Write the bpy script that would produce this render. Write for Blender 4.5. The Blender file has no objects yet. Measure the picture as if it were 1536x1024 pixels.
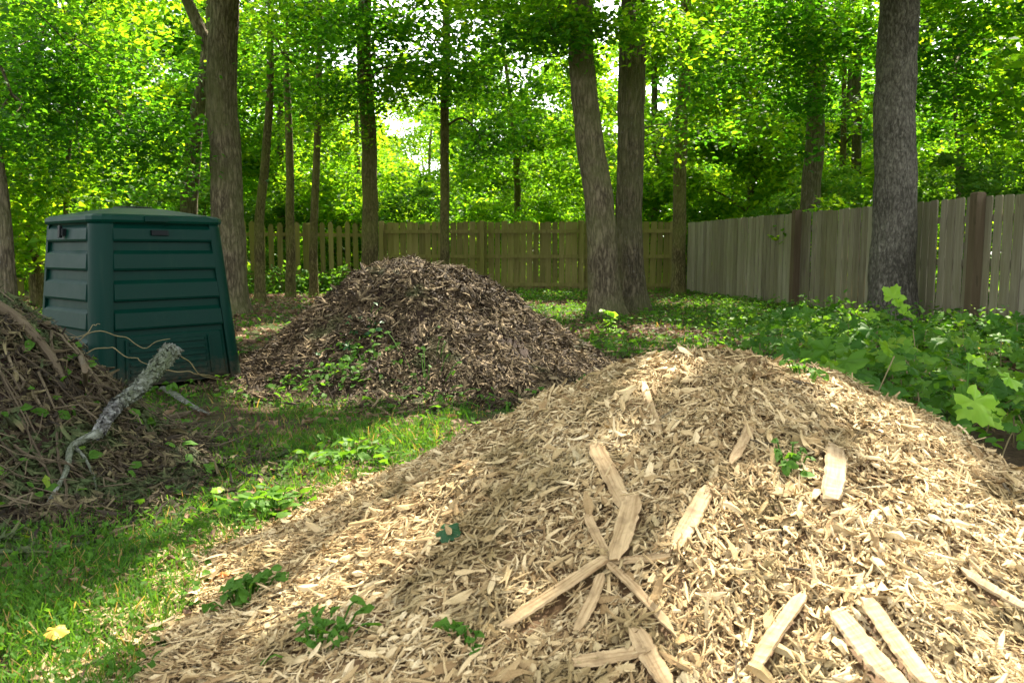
import bpy, math
import numpy as np
from mathutils import Vector, Matrix

rng = np.random.default_rng(11)
sc = bpy.context.scene
C = sc.collection
R = math.radians

# ------------------------------------------------------------------ camera
F, HOR = 1250.0, 376.0                      # focal length and horizon row, in pixels of a 1536x1024 frame
PITCH = math.atan((512 - HOR) / F)
EYE = np.array([0.0, 0.0, 1.0])
FWD = np.array([0, math.cos(PITCH), -math.sin(PITCH)])
UPV = np.array([0, math.sin(PITCH), math.cos(PITCH)])
cam = bpy.data.cameras.new("camera"); cam_o = bpy.data.objects.new("camera", cam); C.objects.link(cam_o)
cam.sensor_width = 36; cam.lens = F / 1536 * 36
cam_o.location = EYE; cam_o.rotation_euler = (math.pi / 2 - PITCH, 0, 0)
cam.clip_end = 600; cam.clip_start = 0.05
cam.dof.use_dof = True; cam.dof.focus_distance = 5.5; cam.dof.aperture_fstop = 9
sc.camera = cam_o

def ray(px, py):
    d = FWD * F + np.array([1., 0, 0]) * (px - 768) + UPV * (512 - py)
    return d / np.linalg.norm(d)
def ground(px, py, z=0.0):
    d = ray(px, py); return EYE + d * ((z - EYE[2]) / d[2])
def at_depth(px, py, y):
    d = ray(px, py); return EYE + d * (y / d[1])

# ------------------------------------------------------------------ noise
def _h(ix, iy, iz, s):
    n = (ix * 374761393 + iy * 668265263 + iz * 2147483647 + s * 1274126177) & 0xffffffff
    n = ((n ^ (n >> 13)) * 1274126177) & 0xffffffff
    n = ((n ^ (n >> 16)) * 2246822519) & 0xffffffff
    return ((n ^ (n >> 15)) & 0xffffff) / 16777216.0
def vn(x, y, z=0.0, s=0):
    x, y, z = np.broadcast_arrays(np.asarray(x, float), np.asarray(y, float), np.asarray(z, float))
    ix, iy, iz = np.floor(x).astype(np.int64), np.floor(y).astype(np.int64), np.floor(z).astype(np.int64)
    fx, fy, fz = x - ix, y - iy, z - iz
    fx, fy, fz = [f * f * (3 - 2 * f) for f in (fx, fy, fz)]
    r = 0
    for a in (0, 1):
        for b in (0, 1):
            for c in (0, 1):
                w = (fx if a else 1 - fx) * (fy if b else 1 - fy) * (fz if c else 1 - fz)
                r = r + w * _h(ix + a, iy + b, iz + c, s)
    return r * 2 - 1
def fbm(x, y, z=0.0, s=0, o=4):
    r, a = 0, 0.5
    for k in range(o):
        r = r + a * vn(np.asarray(x) * 2 ** k, np.asarray(y) * 2 ** k, np.asarray(z) * 2 ** k, s + k * 17); a *= 0.5
    return r

# ------------------------------------------------------------------ mesh helpers
def mesh(name, V, Fc, mat, smooth=False):
    """V (n,3); Fc: array (m,k) or list of such arrays / lists"""
    V = np.asarray(V, np.float32)
    groups = Fc if isinstance(Fc, list) else [Fc]
    groups = [np.asarray(g, np.int64) for g in groups if len(g)]
    me = bpy.data.meshes.new(name)
    me.vertices.add(len(V)); me.vertices.foreach_set("co", V.ravel())
    loops = np.concatenate([g.ravel() for g in groups])
    sizes = np.concatenate([np.full(len(g), g.shape[1]) for g in groups])
    me.loops.add(len(loops)); me.loops.foreach_set("vertex_index", loops.astype(np.int32))
    me.polygons.add(len(sizes))
    me.polygons.foreach_set("loop_start", (np.cumsum(sizes) - sizes).astype(np.int32))
    me.polygons.foreach_set("use_smooth", np.full(len(sizes), smooth))
    me.update(calc_edges=True); me.validate()
    me.materials.append(mat)
    return me
def link(name, data, parent=None, loc=None, **props):
    o = bpy.data.objects.new(name, data); C.objects.link(o)
    if parent: o.parent = parent
    if loc is not None: o.location = loc
    for k, v in props.items(): o[k] = v
    return o
def thing(name, label, cat, loc=(0, 0, 0), rotz=0, group=None, data=None):
    o = link(name, data, None, loc, label=label, category=cat)
    o.rotation_euler = (0, 0, rotz)
    if group: o["group"] = group
    return o
class MB:
    def __init__(s): s.V = []; s.F = {}; s.n = 0
    def add(s, V, Fc):
        V = np.asarray(V, float)
        for f in (Fc if isinstance(Fc, list) else [Fc]):
            f = np.asarray(f, np.int64)
            if f.ndim == 1: f = f[None]
            if len(f): s.F.setdefault(f.shape[1], []).append(f + s.n)
        s.V.append(V); s.n += len(V); return s
    def box(s, c, d, M=None):
        c, d = np.array(c), np.array(d) / 2
        V = np.array([[x, y, z] for x in (-1, 1) for y in (-1, 1) for z in (-1, 1)]) * d
        if M is not None: V = V @ np.asarray(M).T
        return s.add(V + c, np.array([[0, 1, 3, 2], [4, 6, 7, 5], [0, 4, 5, 1], [2, 3, 7, 6], [0, 2, 6, 4], [1, 5, 7, 3]]))
    def me(s, name, mat, smooth=False):
        return mesh(name, np.concatenate(s.V), [np.concatenate(v) for v in s.F.values()], mat, smooth)

def tube(P, rad, sides=10, disp=None, cap=True, flat=1.0):
    """swept tube; disp(theta, s, P) multiplies the radius"""
    P = np.asarray(P, float); n = len(P)
    rad = np.broadcast_to(np.asarray(rad, float), (n,))
    T = np.gradient(P, axis=0); T /= np.linalg.norm(T, axis=1)[:, None] + 1e-9
    ref = np.array([1., 0, 0]) if abs(T[0][0]) < 0.8 else np.array([0, 1., 0])
    U = np.zeros_like(P); u = ref
    for i in range(n):
        u = u - T[i] * (u @ T[i]); u = u / np.linalg.norm(u); U[i] = u
    W = np.cross(T, U)
    th = np.arange(sides) * 2 * math.pi / sides
    s = np.concatenate([[0], np.cumsum(np.linalg.norm(np.diff(P, axis=0), axis=1))])
    r = rad[:, None] * np.ones(sides)
    if disp is not None: r = r * disp(th[None, :], s[:, None])
    V = P[:, None, :] + r[..., None] * (np.cos(th)[None, :, None] * U[:, None, :] + flat * np.sin(th)[None, :, None] * W[:, None, :])
    i = np.arange(n - 1)[:, None] * sides; j = np.arange(sides)[None]; j2 = (j + 1) % sides
    Q = np.stack([i + j, i + j2, i + sides + j2, i + sides + j], -1).reshape(-1, 4)
    V = V.reshape(-1, 3); out = [Q]
    if cap: out += [np.arange(sides)[::-1][None], (np.arange(sides) + (n - 1) * sides)[None]]
    return V, out
def spline(pts, n):
    """Catmull-Rom through pts"""
    p = np.asarray(pts, float); p = np.vstack([2 * p[0] - p[1], p, 2 * p[-1] - p[-2]])
    t = np.linspace(0, len(p) - 3 - 1e-6, n); k = t.astype(int); u = (t - k)[:, None]
    a, b, c, d = p[k], p[k + 1], p[k + 2], p[k + 3]
    return 0.5 * (2 * b + (c - a) * u + (2 * a - 5 * b + 4 * c - d) * u ** 2 + (3 * b - 3 * c + d - a) * u ** 3)

def frames(nrm, yaw):
    """rotation matrices whose z axis is nrm and whose y axis has heading yaw"""
    z = nrm / np.linalg.norm(nrm, axis=1)[:, None]
    y = np.stack([np.sin(yaw), np.cos(yaw), np.zeros_like(yaw)], -1)
    y = y - z * (y * z).sum(1)[:, None]; y /= np.linalg.norm(y, axis=1)[:, None] + 1e-9
    x = np.cross(y, z)
    return np.stack([x, y, z], -1)
def inst(tv, tf, M, pos, scale, jitter=0.0, r=rng):
    """many transformed copies of one small template in one mesh"""
    n, k = len(pos), len(tv)
    S = np.asarray(scale, float); S = S[:, None] * np.ones(3) if S.ndim == 1 else S
    L = tv[None] * S[:, None, :]
    if jitter: L = L + r.normal(0, jitter, (n, k, 3)) * S.mean(1)[:, None, None]
    V = np.einsum('nij,nkj->nki', M, L) + pos[:, None]
    fs = [(np.asarray(f)[None] + (np.arange(n) * k)[:, None, None]).reshape(-1, np.asarray(f).shape[1]) for f in tf]
    return V.reshape(-1, 3), fs
def tilt(n, amt, base=None, r=rng):
    b = np.array([0, 0, 1.0]) if base is None else base
    return b + r.normal(0, amt, (n, 3))

# leaf templates: y runs base -> tip, z is the upper side
LEAF4 = (np.array([[0, -.5, 0], [.30, -.05, .09], [0, .5, -.05], [-.30, -.05, .09]]), [np.array([[0, 1, 2], [0, 2, 3]])])
LEAF8 = (np.array([[0, -.5, 0], [.2, -.32, .05], [.29, -.02, .08], [.17, .3, .03], [0, .52, -.09], [-.17, .3, .03], [-.29, -.02, .08], [-.2, -.32, .05], [0, -.1, .0], [0, .25, -.02]]),
         [np.array([[0, 1, 2, 8], [8, 2, 3, 9], [0, 8, 6, 7], [8, 9, 5, 6]]), np.array([[9, 3, 4], [9, 4, 5]])])
BLADE = (np.array([[-.5, 0, 0], [.5, 0, 0], [-.42, 0, .5], [.42, .10, .5], [-.05, .38, .92], [.05, .38, .92]]), [np.array([[0, 1, 3, 2], [2, 3, 5, 4]])])
BLADE[0][2, 1] = .10
def strip_template(nseg=5):
    t = np.linspace(-.5, .5, nseg); V = []
    for a in t:
        w = .5 * (1 - (2 * abs(a)) ** 4 * .5)
        for b, z in ((-w, -.12), (0, .10), (w, -.12)): V.append((b, a, z))
    Q = []
    for i in range(nseg - 1):
        for j in range(2):
            k = i * 3 + j; Q.append((k, k + 1, k + 4, k + 3))
    return np.array(V), [np.array(Q)]
def strips(pos, nrm, yaw, length, width, bend=0.5, seed=1, nseg=5):
    """curled shreds with a ridge along the middle and ragged edges"""
    r = np.random.default_rng(seed); n = len(pos)
    tv, tf = strip_template(nseg); k = len(tv)
    L = np.repeat(tv[None], n, 0)
    ragged = r.uniform(.72, 1.15, (n, nseg)); ragged[:, 0] *= r.uniform(.25, 1.1, n); ragged[:, -1] *= r.uniform(.25, 1.1, n); ragged = ragged.repeat(3, 1)
    side = r.normal(0, .13, (n, nseg)).cumsum(1).repeat(3, 1)
    x = (L[..., 0] * ragged + side * .6) * width[:, None]
    a = L[..., 1]
    curl = r.normal(0, bend, (n, 1)); twist = r.normal(0, .8, (n, 1)); sweep = r.normal(0, .18, (n, 1))
    y = a * length[:, None]
    z = L[..., 2] * width[:, None] + curl * (a ** 2 - .08) * length[:, None] + twist * a * x + r.normal(0, .06, (n, k)) * width[:, None]
    x = x + sweep * (4 * a * a) * length[:, None] * .5
    M = frames(nrm, yaw)
    V = np.einsum('nij,nkj->nki', M, np.stack([x, y, z], -1)) + pos[:, None]
    fs = [(f[None] + (np.arange(n) * k)[:, None, None]).reshape(-1, 4) for f in tf]
    return V.reshape(-1, 3), fs
def lobed(npts=40, lobes=5, teeth=.05, depth=.30, curl=.18, seed=0):
    """a palmate lobed leaf: base at origin, y towards the tip, unit length about 1"""
    r = np.random.default_rng(seed)
    th = np.linspace(-math.pi * .93, math.pi * .93, npts)
    rad = .5 * (1 - depth * (0.5 - 0.5 * np.cos(lobes * th / .93 * .93 + (math.pi if lobes % 2 == 0 else 0)))) * (1 + teeth * np.where(np.arange(npts) % 2, 1, -1)) * (.86 + .18 * np.cos(th))
    ox, oy = np.sin(th) * rad * 1.08, .36 + np.cos(th) * rad
    rings = [np.array([[0, .33, 0.0]])]
    for q in (.5, 1.0):
        x, y = ox * q, .33 + (oy - .33) * q
        z = -curl * (q * np.hypot(x, y - .33)) ** 1.2 + .05 * q * np.cos(lobes * th) + r.normal(0, .012, npts)
        rings.append(np.stack([x, y, z], -1))
    V = np.concatenate(rings); n = npts
    i = np.arange(n - 1)
    return V, [np.stack([np.zeros(n - 1, int), 1 + i + 1, 1 + i], -1), np.stack([1 + i, 1 + i + 1, 1 + n + i + 1, 1 + n + i], -1)]

# ------------------------------------------------------------------ materials
def new_mat(name):
    m = bpy.data.materials.new(name); m.use_nodes = True
    nt = m.node_tree; nt.nodes.clear()
    out = nt.nodes.new("ShaderNodeOutputMaterial")
    return m, nt, out
def N(nt, t, **kw):
    n = nt.nodes.new("ShaderNode" + t)
    for k, v in kw.items():
        if k in n.inputs: n.inputs[k].default_value = v
        else: setattr(n, k, v)
    return n
def ramp(nt, stops, fac):
    n = N(nt, "ValToRGB"); e = n.color_ramp.elements
    while len(e) < len(stops): e.new(0.5)
    for el, (p, c) in zip(e, stops): el.position = p; el.color = (*c, 1)
    nt.links.new(fac, n.inputs[0]); return n.outputs[0]
def mixc(nt, fac, a, b, blend="MIX"):
    n = N(nt, "Mix", data_type="RGBA", blend_type=blend)
    for sock, v in ((n.inputs[0], fac), (n.inputs[6], a), (n.inputs[7], b)):
        if hasattr(v, "links"): nt.links.new(v, sock)
        else: sock.default_value = v if isinstance(v, (int, float)) else (*v, 1)
    return n.outputs[2]
def coord(nt, scale=(1, 1, 1), rot=(0, 0, 0), kind="Object"):
    tc = N(nt, "TexCoord"); mp = N(nt, "Mapping"); mp.inputs["Scale"].default_value = scale; mp.inputs["Rotation"].default_value = rot
    nt.links.new(tc.outputs[kind], mp.inputs[0]); return mp.outputs[0]
def noise_t(nt, vec, scale, detail=4, rough=.55, dist=0):
    n = N(nt, "TexNoise"); n.inputs["Scale"].default_value = scale; n.inputs["Detail"].default_value = detail
    n.inputs["Roughness"].default_value = rough; n.inputs["Distortion"].default_value = dist
    nt.links.new(vec, n.inputs["Vector"]); return n.outputs[0]
def bump(nt, h, strength=.5, dist=.01):
    b = N(nt, "Bump"); b.inputs["Strength"].default_value = strength; b.inputs["Distance"].default_value = dist
    nt.links.new(h, b.inputs["Height"]); return b.outputs[0]
def principled(nt, out, col, rough=.8, normal=None, spec=.3):
    p = N(nt, "BsdfPrincipled"); p.inputs["Roughness"].default_value = rough; p.inputs["Specular IOR Level"].default_value = spec
    if hasattr(col, "links"): nt.links.new(col, p.inputs["Base Color"])
    else: p.inputs["Base Color"].default_value = (*col, 1)
    if normal is not None: nt.links.new(normal, p.inputs["Normal"])
    nt.links.new(p.outputs[0], out.inputs[0]); return p

def leaf_mat(name, stops, trans, tmix=.5, rough=.5, patch=1.2, spec=.25, dead=None):
    m, nt, out = new_mat(name)
    geo = N(nt, "NewGeometry"); rnd = geo.outputs["Random Per Island"]
    nz = noise_t(nt, coord(nt), patch, 2)
    add = N(nt, "Math", operation="MULTIPLY_ADD"); nt.links.new(nz, add.inputs[0]); add.inputs[1].default_value = .9; nt.links.new(rnd, add.inputs[2])
    sub = N(nt, "Math", operation="MULTIPLY"); nt.links.new(add.outputs[0], sub.inputs[0]); sub.inputs[1].default_value = .55
    oi = N(nt, "ObjectInfo")
    ad2 = N(nt, "Math", operation="MULTIPLY_ADD"); nt.links.new(oi.outputs["Random"], ad2.inputs[0]); ad2.inputs[1].default_value = .16; nt.links.new(sub.outputs[0], ad2.inputs[2])
    col = ramp(nt, stops, ad2.outputs[0])
    if dead is not None:
        gt = N(nt, "Math", operation="GREATER_THAN"); nt.links.new(rnd, gt.inputs[0]); gt.inputs[1].default_value = 1 - dead[0]
        col = mixc(nt, gt.outputs[0], col, dead[1])
    p = principled(nt, out, col, rough, None, spec)
    tr = N(nt, "BsdfTranslucent")
    tcol = mixc(nt, 1.0, col, trans, "MULTIPLY"); nt.links.new(tcol, tr.inputs[0])
    mx = N(nt, "MixShader"); mx.inputs[0].default_value = tmix
    nt.links.new(p.outputs[0], mx.inputs[1]); nt.links.new(tr.outputs[0], mx.inputs[2]); nt.links.new(mx.outputs[0], out.inputs[0])
    return m
GREEN = [(0.15, (.022, .075, .010)), (.5, (.045, .135, .016)), (.85, (.085, .20, .022)), (1, (.14, .25, .03))]
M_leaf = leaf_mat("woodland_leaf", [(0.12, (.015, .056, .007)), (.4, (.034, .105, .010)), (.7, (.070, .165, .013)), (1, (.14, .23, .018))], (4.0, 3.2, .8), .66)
M_leafd = leaf_mat("shade_painted_leaf", [(0.12, (.009, .042, .007)), (.45, (.021, .082, .010)), (.8, (.045, .135, .013)), (1, (.09, .18, .018))], (3.8, 3.2, .8), .63)  # darker copy of the woodland leaf, shade put into its colour
M_weed = leaf_mat("weed_leaf", [(0.1, (.028, .080, .010)), (.5, (.056, .135, .015)), (.9, (.085, .20, .028)), (1, (.17, .25, .03))], (2.4, 2.2, .8), .42, patch=3, spec=.12, rough=.6)
M_vine = leaf_mat("vine_leaf", [(0.1, (.024, .076, .012)), (.45, (.052, .145, .017)), (.8, (.105, .22, .026)), (1, (.22, .32, .032))], (2.3, 2.1, .8), .42, patch=2.5, spec=.15, rough=.55)
M_grass = leaf_mat("grass_blade", [(0.1, (.024, .076, .011)), (.5, (.046, .132, .016)), (.9, (.090, .20, .022)), (1, (.17, .22, .03))], (2.3, 2.0, .8), .42, patch=3, spec=.12, rough=.6, dead=(.10, (.25, .19, .08)))
M_bright = leaf_mat("bright_vine_leaf", [(0.1, (.11, .30, .02)), (.4, (.20, .42, .03)), (.8, (.30, .48, .045))], (1.9, 1.9, 1.0), .4, patch=16)
M_yellow = leaf_mat("yellow_leaf", [(0, (.50, .33, .05)), (1, (.56, .36, .06))], (1.4, 1.3, .9), .3)
M_rust = leaf_mat("rust_leaf", [(0, (.34, .13, .03)), (1, (.45, .18, .04))], (1.4, 1.3, .9), .3)
M_dark = leaf_mat("dark_leaf", [(0, (.016, .060, .020)), (1, (.03, .095, .03))], (1.6, 1.8, 1.2), .25)
M_litter = leaf_mat("dead_leaf", [(0.05, (.045, .028, .018)), (.4, (.12, .072, .042)), (.75, (.22, .14, .08)), (1, (.33, .23, .13))], (1.3, 1.2, 1.0), .15, rough=.7, patch=4, spec=.2)

def shred_mat(name, stops, patch, grain=260, rough=.75, moss=None, rmix=.62):
    m, nt, out = new_mat(name)
    geo = N(nt, "NewGeometry"); vec = coord(nt)
    nz = noise_t(nt, vec, patch, 3); gr = noise_t(nt, vec, grain, 3)
    a = N(nt, "Math", operation="MULTIPLY_ADD"); nt.links.new(geo.outputs["Random Per Island"], a.inputs[0]); a.inputs[1].default_value = rmix
    b = N(nt, "Math", operation="MULTIPLY_ADD"); nt.links.new(nz, b.inputs[0]); b.inputs[1].default_value = .55; b.inputs[2].default_value = -.12
    nt.links.new(b.outputs[0], a.inputs[2])
    c = N(nt, "Math", operation="MULTIPLY_ADD"); nt.links.new(gr, c.inputs[0]); c.inputs[1].default_value = .22; nt.links.new(a.outputs[0], c.inputs[2])
    d = N(nt, "Math", operation="SUBTRACT"); nt.links.new(c.outputs[0], d.inputs[0]); d.inputs[1].default_value = .1
    col = ramp(nt, stops, d.outputs[0])
    if moss:
        n2 = noise_t(nt, vec, moss[0], 3)
        mp = N(nt, "MapRange"); mp.inputs[1].default_value = moss[1]; mp.inputs[2].default_value = moss[1] + .06; nt.links.new(n2, mp.inputs[0])
        mm = N(nt, "Math", operation="MULTIPLY"); nt.links.new(mp.outputs[0], mm.inputs[0]); mm.inputs[1].default_value = moss[3]
        col = mixc(nt, mm.outputs[0], col, moss[2])
    principled(nt, out, col, rough, bump(nt, gr, .35, .004), .25)
    return m
CHIP = [(0.0, (.09, .052, .020)), (.22, (.24, .152, .062)), (.45, (.42, .30, .138)), (.74, (.58, .45, .24)), (1, (.72, .61, .39))]
M_chip = shred_mat("wood_chip", CHIP, 2.2, 200, moss=(3.8, .55, (.17, .125, .045), .6))
M_chipbed = shred_mat("wood_chip_bed", [(0, (.10, .055, .022)), (1, (.26, .16, .075))], 30, 80)  # kept darker than the chips to paint shadow into the spaces between them
COMP = [(0.0, (.013, .009, .004)), (.35, (.036, .023, .011)), (.58, (.092, .063, .031)), (.8, (.205, .148, .076)), (1, (.40, .31, .18))]
M_comp = shred_mat("compost_shred", COMP, 2.0, 160, .8, moss=(2.2, .64, (.05, .075, .02), .5), rmix=.7)
M_compbed = shred_mat("compost_soil", [(0, (.015, .009, .006)), (1, (.06, .034, .02))], 20, 60, .9)
M_brush = shred_mat("brush_litter", [(0, (.010, .008, .005)), (.35, (.030, .022, .012)), (.6, (.075, .056, .028)), (.82, (.155, .13, .06)), (1, (.30, .26, .14))], 2.5, 150, .8, moss=(3.2, .50, (.045, .075, .02), .7))
M_twig = shred_mat("dry_twig", [(0, (.035, .026, .015)), (.5, (.085, .064, .037)), (1, (.19, .155, .09))], 6, 120, .8)
M_vinestem = shred_mat("dry_vine_stem", [(0, (.11, .085, .035)), (1, (.30, .24, .11))], 8, 120, .7)
M_slat = None
def slat_mat(name, lo, hi):
    m, nt, out = new_mat(name)
    vec = coord(nt, (60, 4, 60)); g = noise_t(nt, vec, 1.2, 5, .6, .6)
    blot = noise_t(nt, coord(nt), 22, 3)
    col = ramp(nt, [(.32, lo), (.48, tuple((p + 2 * q) / 3 for p, q in zip(lo, hi))), (.62, hi)], g)
    col = mixc(nt, ramp(nt, [(.50, (0, 0, 0)), (.72, (.6, .6, .6))], blot), col, tuple(c * .55 for c in lo))
    principled(nt, out, col, .7, bump(nt, g, .5, .003), .25)
    return m
M_slat = slat_mat("split_wood", (.20, .122, .05), (.47, .335, .17))
M_slatp = slat_mat("pale_split_wood", (.21, .135, .062), (.40, .295, .16))

def bark_mat(name, dark, light, scale=14, stretch=.28, green=None, strength=.9, lichen=None, plates=.35):
    m, nt, out = new_mat(name)
    vec = coord(nt, (1, 1, stretch))
    nz = N(nt, "TexNoise"); nz.inputs["Scale"].default_value = 9; nz.inputs["Detail"].default_value = 5; nt.links.new(vec, nz.inputs["Vector"])
    wv = mixc(nt, .16, vec, nz.outputs["Color"])
    vo = N(nt, "TexVoronoi", feature="DISTANCE_TO_EDGE"); vo.inputs["Scale"].default_value = scale; nt.links.new(wv, vo.inputs["Vector"])
    ridge = noise_t(nt, coord(nt, (1, 1, stretch * .55)), scale * 1.6, 6, .65, .5)
    fine = noise_t(nt, coord(nt, (1, 1, .45)), 60, 5, .7)
    ed = N(nt, "MapRange"); ed.inputs[1].default_value = 0; ed.inputs[2].default_value = .35; nt.links.new(vo.outputs["Distance"], ed.inputs[0])
    def madd(x, k, y):
        q = N(nt, "Math", operation="MULTIPLY_ADD"); nt.links.new(x, q.inputs[0]); q.inputs[1].default_value = k
        if hasattr(y, "links"): nt.links.new(y, q.inputs[2])
        else: q.inputs[2].default_value = y
        return q.outputs[0]
    h = madd(ed.outputs[0], plates, madd(ridge, 1.1, madd(fine, .45, -.25)))
    big = noise_t(nt, coord(nt), 1.7, 4)
    f = madd(big, .35, madd(h, .62, -.16))
    col = ramp(nt, [(.30, dark), (.47, tuple(p * .55 + q * .45 for p, q in zip(dark, light))), (.66, light), (.8, tuple(min(1, q * 1.35) for q in light))], f)
    if green:
        n2 = noise_t(nt, coord(nt), 1.6, 4)
        col = mixc(nt, ramp(nt, [(.42, (0, 0, 0)), (.68, (.75, .75, .75))], n2), col, green)
    if lichen:
        n3 = noise_t(nt, coord(nt, (1, 1, .55)), 34, 4)
        col = mixc(nt, ramp(nt, [(.60, (0, 0, 0)), (.70, (.55, .55, .55))], n3), col, lichen)
    principled(nt, out, col, .9, bump(nt, h, strength, .035), .15)
    return m
M_bark_brown = bark_mat("brown_bark", (.070, .055, .033), (.31, .25, .155), 20, .26, green=(.12, .125, .045), lichen=(.21, .18, .13))
M_bark_dark = bark_mat("dark_furrowed_bark", (.055, .044, .026), (.25, .20, .125), 18, .24, green=(.10, .105, .04), lichen=(.20, .18, .15))
M_bark_grey = bark_mat("scaly_grey_bark", (.062, .055, .042), (.29, .26, .205), 22, .5, plates=.22, lichen=(.30, .27, .23))
M_bark_thin = bark_mat("mossy_thin_bark", (.065, .052, .022), (.27, .215, .10), 24, .35, green=(.16, .165, .04))
M_bark_log = bark_mat("pale_flaky_bark", (.11, .105, .09), (.27, .27, .245), 26, .8, lichen=(.31, .32, .29), green=(.12, .16, .06), plates=.8)

def fence_mat(name, lo, mid, hi, algae_bounce, amt):
    m, nt, out = new_mat(name)
    geo = N(nt, "NewGeometry")
    st = noise_t(nt, coord(nt, (14, 14, .9)), 1.6, 5, .6, .4)
    fine = noise_t(nt, coord(nt, (60, 60, 1.6)), 1.5, 4)
    a = N(nt, "Math", operation="MULTIPLY_ADD"); nt.links.new(geo.outputs["Random Per Island"], a.inputs[0]); a.inputs[1].default_value = .42
    b = N(nt, "Math", operation="MULTIPLY_ADD"); nt.links.new(st, b.inputs[0]); b.inputs[1].default_value = .8; b.inputs[2].default_value = -.12
    nt.links.new(b.outputs[0], a.inputs[2])
    col = ramp(nt, [(.15, lo), (.5, mid), (.85, hi)], a.outputs[0])
    kn = noise_t(nt, coord(nt, (5, 5, 1.3)), 1.7, 3, .5, 1.5)
    col = mixc(nt, ramp(nt, [(.66, (0, 0, 0)), (.74, (.5, .5, .5))], kn), col, tuple(c * .55 for c in lo))
    al = noise_t(nt, coord(nt, (1, 1, .6)), 1.3, 4)
    col = mixc(nt, ramp(nt, [(.35, (0, 0, 0)), (.65, (amt,) * 3)], al), col, algae_bounce)  # algae patches; on the back fence, painted green bounce light
    principled(nt, out, col, .85, bump(nt, fine, .45, .004), .15)
    return m
M_fence_back = fence_mat("glow_tinted_fence_board", (.085, .072, .028), (.205, .168, .062), (.31, .255, .10), (.18, .175, .035), .6)  # olive tint paints backlight glow and green bounce into the boards
M_fence_side = fence_mat("weathered_fence_board", (.11, .09, .06), (.245, .212, .148), (.39, .35, .265), (.20, .185, .085), .45)
M_post = fence_mat("brown_fence_post", (.055, .038, .024), (.115, .08, .05), (.17, .125, .08), (.10, .09, .04), .3)

def plastic(name, col, dust):
    m, nt, out = new_mat(name)
    vec = coord(nt); n1 = noise_t(nt, vec, 5, 6, .65); n2 = noise_t(nt, coord(nt, (1, 1, .3)), 45, 4); n3 = noise_t(nt, vec, 320, 2)
    c = mixc(nt, ramp(nt, [(.45, (0, 0, 0)), (.8, (.35, .35, .35))], n1), col, dust)
    c = mixc(nt, ramp(nt, [(.55, (0, 0, 0)), (.8, (.22, .22, .22))], n2), c, (.010, .022, .013))
    sx = N(nt, "SeparateXYZ"); nt.links.new(vec, sx.inputs[0])
    mr = N(nt, "MapRange"); mr.inputs[1].default_value = .42; mr.inputs[2].default_value = .0; nt.links.new(sx.outputs[2], mr.inputs[0])
    sp = N(nt, "Math", operation="MULTIPLY"); nt.links.new(mr.outputs[0], sp.inputs[0]); nt.links.new(noise_t(nt, vec, 26, 5, .75), sp.inputs[1])
    c = mixc(nt, ramp(nt, [(.25, (0, 0, 0)), (.5, (.75, .75, .75))], sp.outputs[0]), c, (.06, .045, .028))
    strk = noise_t(nt, coord(nt, (9, 9, .8)), 2, 4)
    c = mixc(nt, ramp(nt, [(.56, (0, 0, 0)), (.72, (.3, .3, .3))], strk), c, (.012, .038, .023))
    p = principled(nt, out, c, .5, bump(nt, n3, .12, .002), .11)
    rr = N(nt, "MapRange"); rr.inputs[3].default_value = .34; rr.inputs[4].default_value = .58; nt.links.new(n1, rr.inputs[0]); nt.links.new(rr.outputs[0], p.inputs["Roughness"])
    return m
M_bin = plastic("dark_green_plastic", (.0004, .0225, .0145), (.003, .032, .020))
M_binlid = plastic("dark_green_lid_plastic", (.0006, .029, .0175), (.004, .040, .023))
M_black = plastic("black_plastic", (.006, .008, .008), (.02, .025, .022))

def ground_mat():
    m, nt, out = new_mat("soil_with_litter")
    vec = coord(nt)
    n1 = noise_t(nt, vec, .9, 5, .6); n2 = noise_t(nt, vec, 34, 5, .7); n3 = noise_t(nt, vec, 140, 3)
    soil = ramp(nt, [(.3, (.03, .02, .012)), (.55, (.085, .056, .033)), (.8, (.17, .115, .066))], n2)
    moss = ramp(nt, [(.3, (.02, .045, .010)), (.7, (.06, .115, .022))], n2)
    col = mixc(nt, ramp(nt, [(.42, (0, 0, 0)), (.56, (.85, .85, .85))], n1), soil, moss)
    principled(nt, out, col, .95, bump(nt, n2, .8, .03), .1)
    return m
M_ground = ground_mat()

# ------------------------------------------------------------------ terrain and heaps
def gz(x, y):
    return .03 * fbm(np.asarray(x) * .5, np.asarray(y) * .5, 0, 3, 3) + .012 * fbm(np.asarray(x) * 2.5, np.asarray(y) * 2.5, 0, 9, 3)
def make_heap(cx, cy, H, radii, mixk, rough, seed, power=1.0):
    """radii: list of (angle deg, radius); returns (height above ground, normalised radius)"""
    an = np.array([a for a, _ in radii], float); rd = np.array([r for _, r in radii], float)
    an = np.concatenate([an - 360, an, an + 360]); rd = np.tile(rd, 3)
    def f(x, y):
        dx, dy = np.asarray(x, float) - cx, np.asarray(y, float) - cy
        th = np.degrees(np.arctan2(dy, dx)) % 360
        Rr = np.interp(th, an, rd) * (1 + .10 * fbm(np.cos(np.radians(th)) * 2.2, np.sin(np.radians(th)) * 2.2, 0, seed, 3))
        r = np.hypot(dx, dy) / Rr
        rs = (np.sqrt(r * r + .012) - .1095) / (math.sqrt(1.012) - .1095)
        p = mixk * (1 - rs) + (1 - mixk) * (.5 + .5 * np.cos(math.pi * np.clip(rs, 0, 1)))
        p = np.where(r < 1, np.clip(p, 0, 1) ** power, -.06 * (r - 1) * 4)
        h = H * p + rough * fbm(np.asarray(x) * 3.2, np.asarray(y) * 3.2, 0, seed + 5, 4) * np.clip(1.15 - r, 0, 1) * np.clip(r * 3, .35, 1)
        return h, r
    return f
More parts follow.
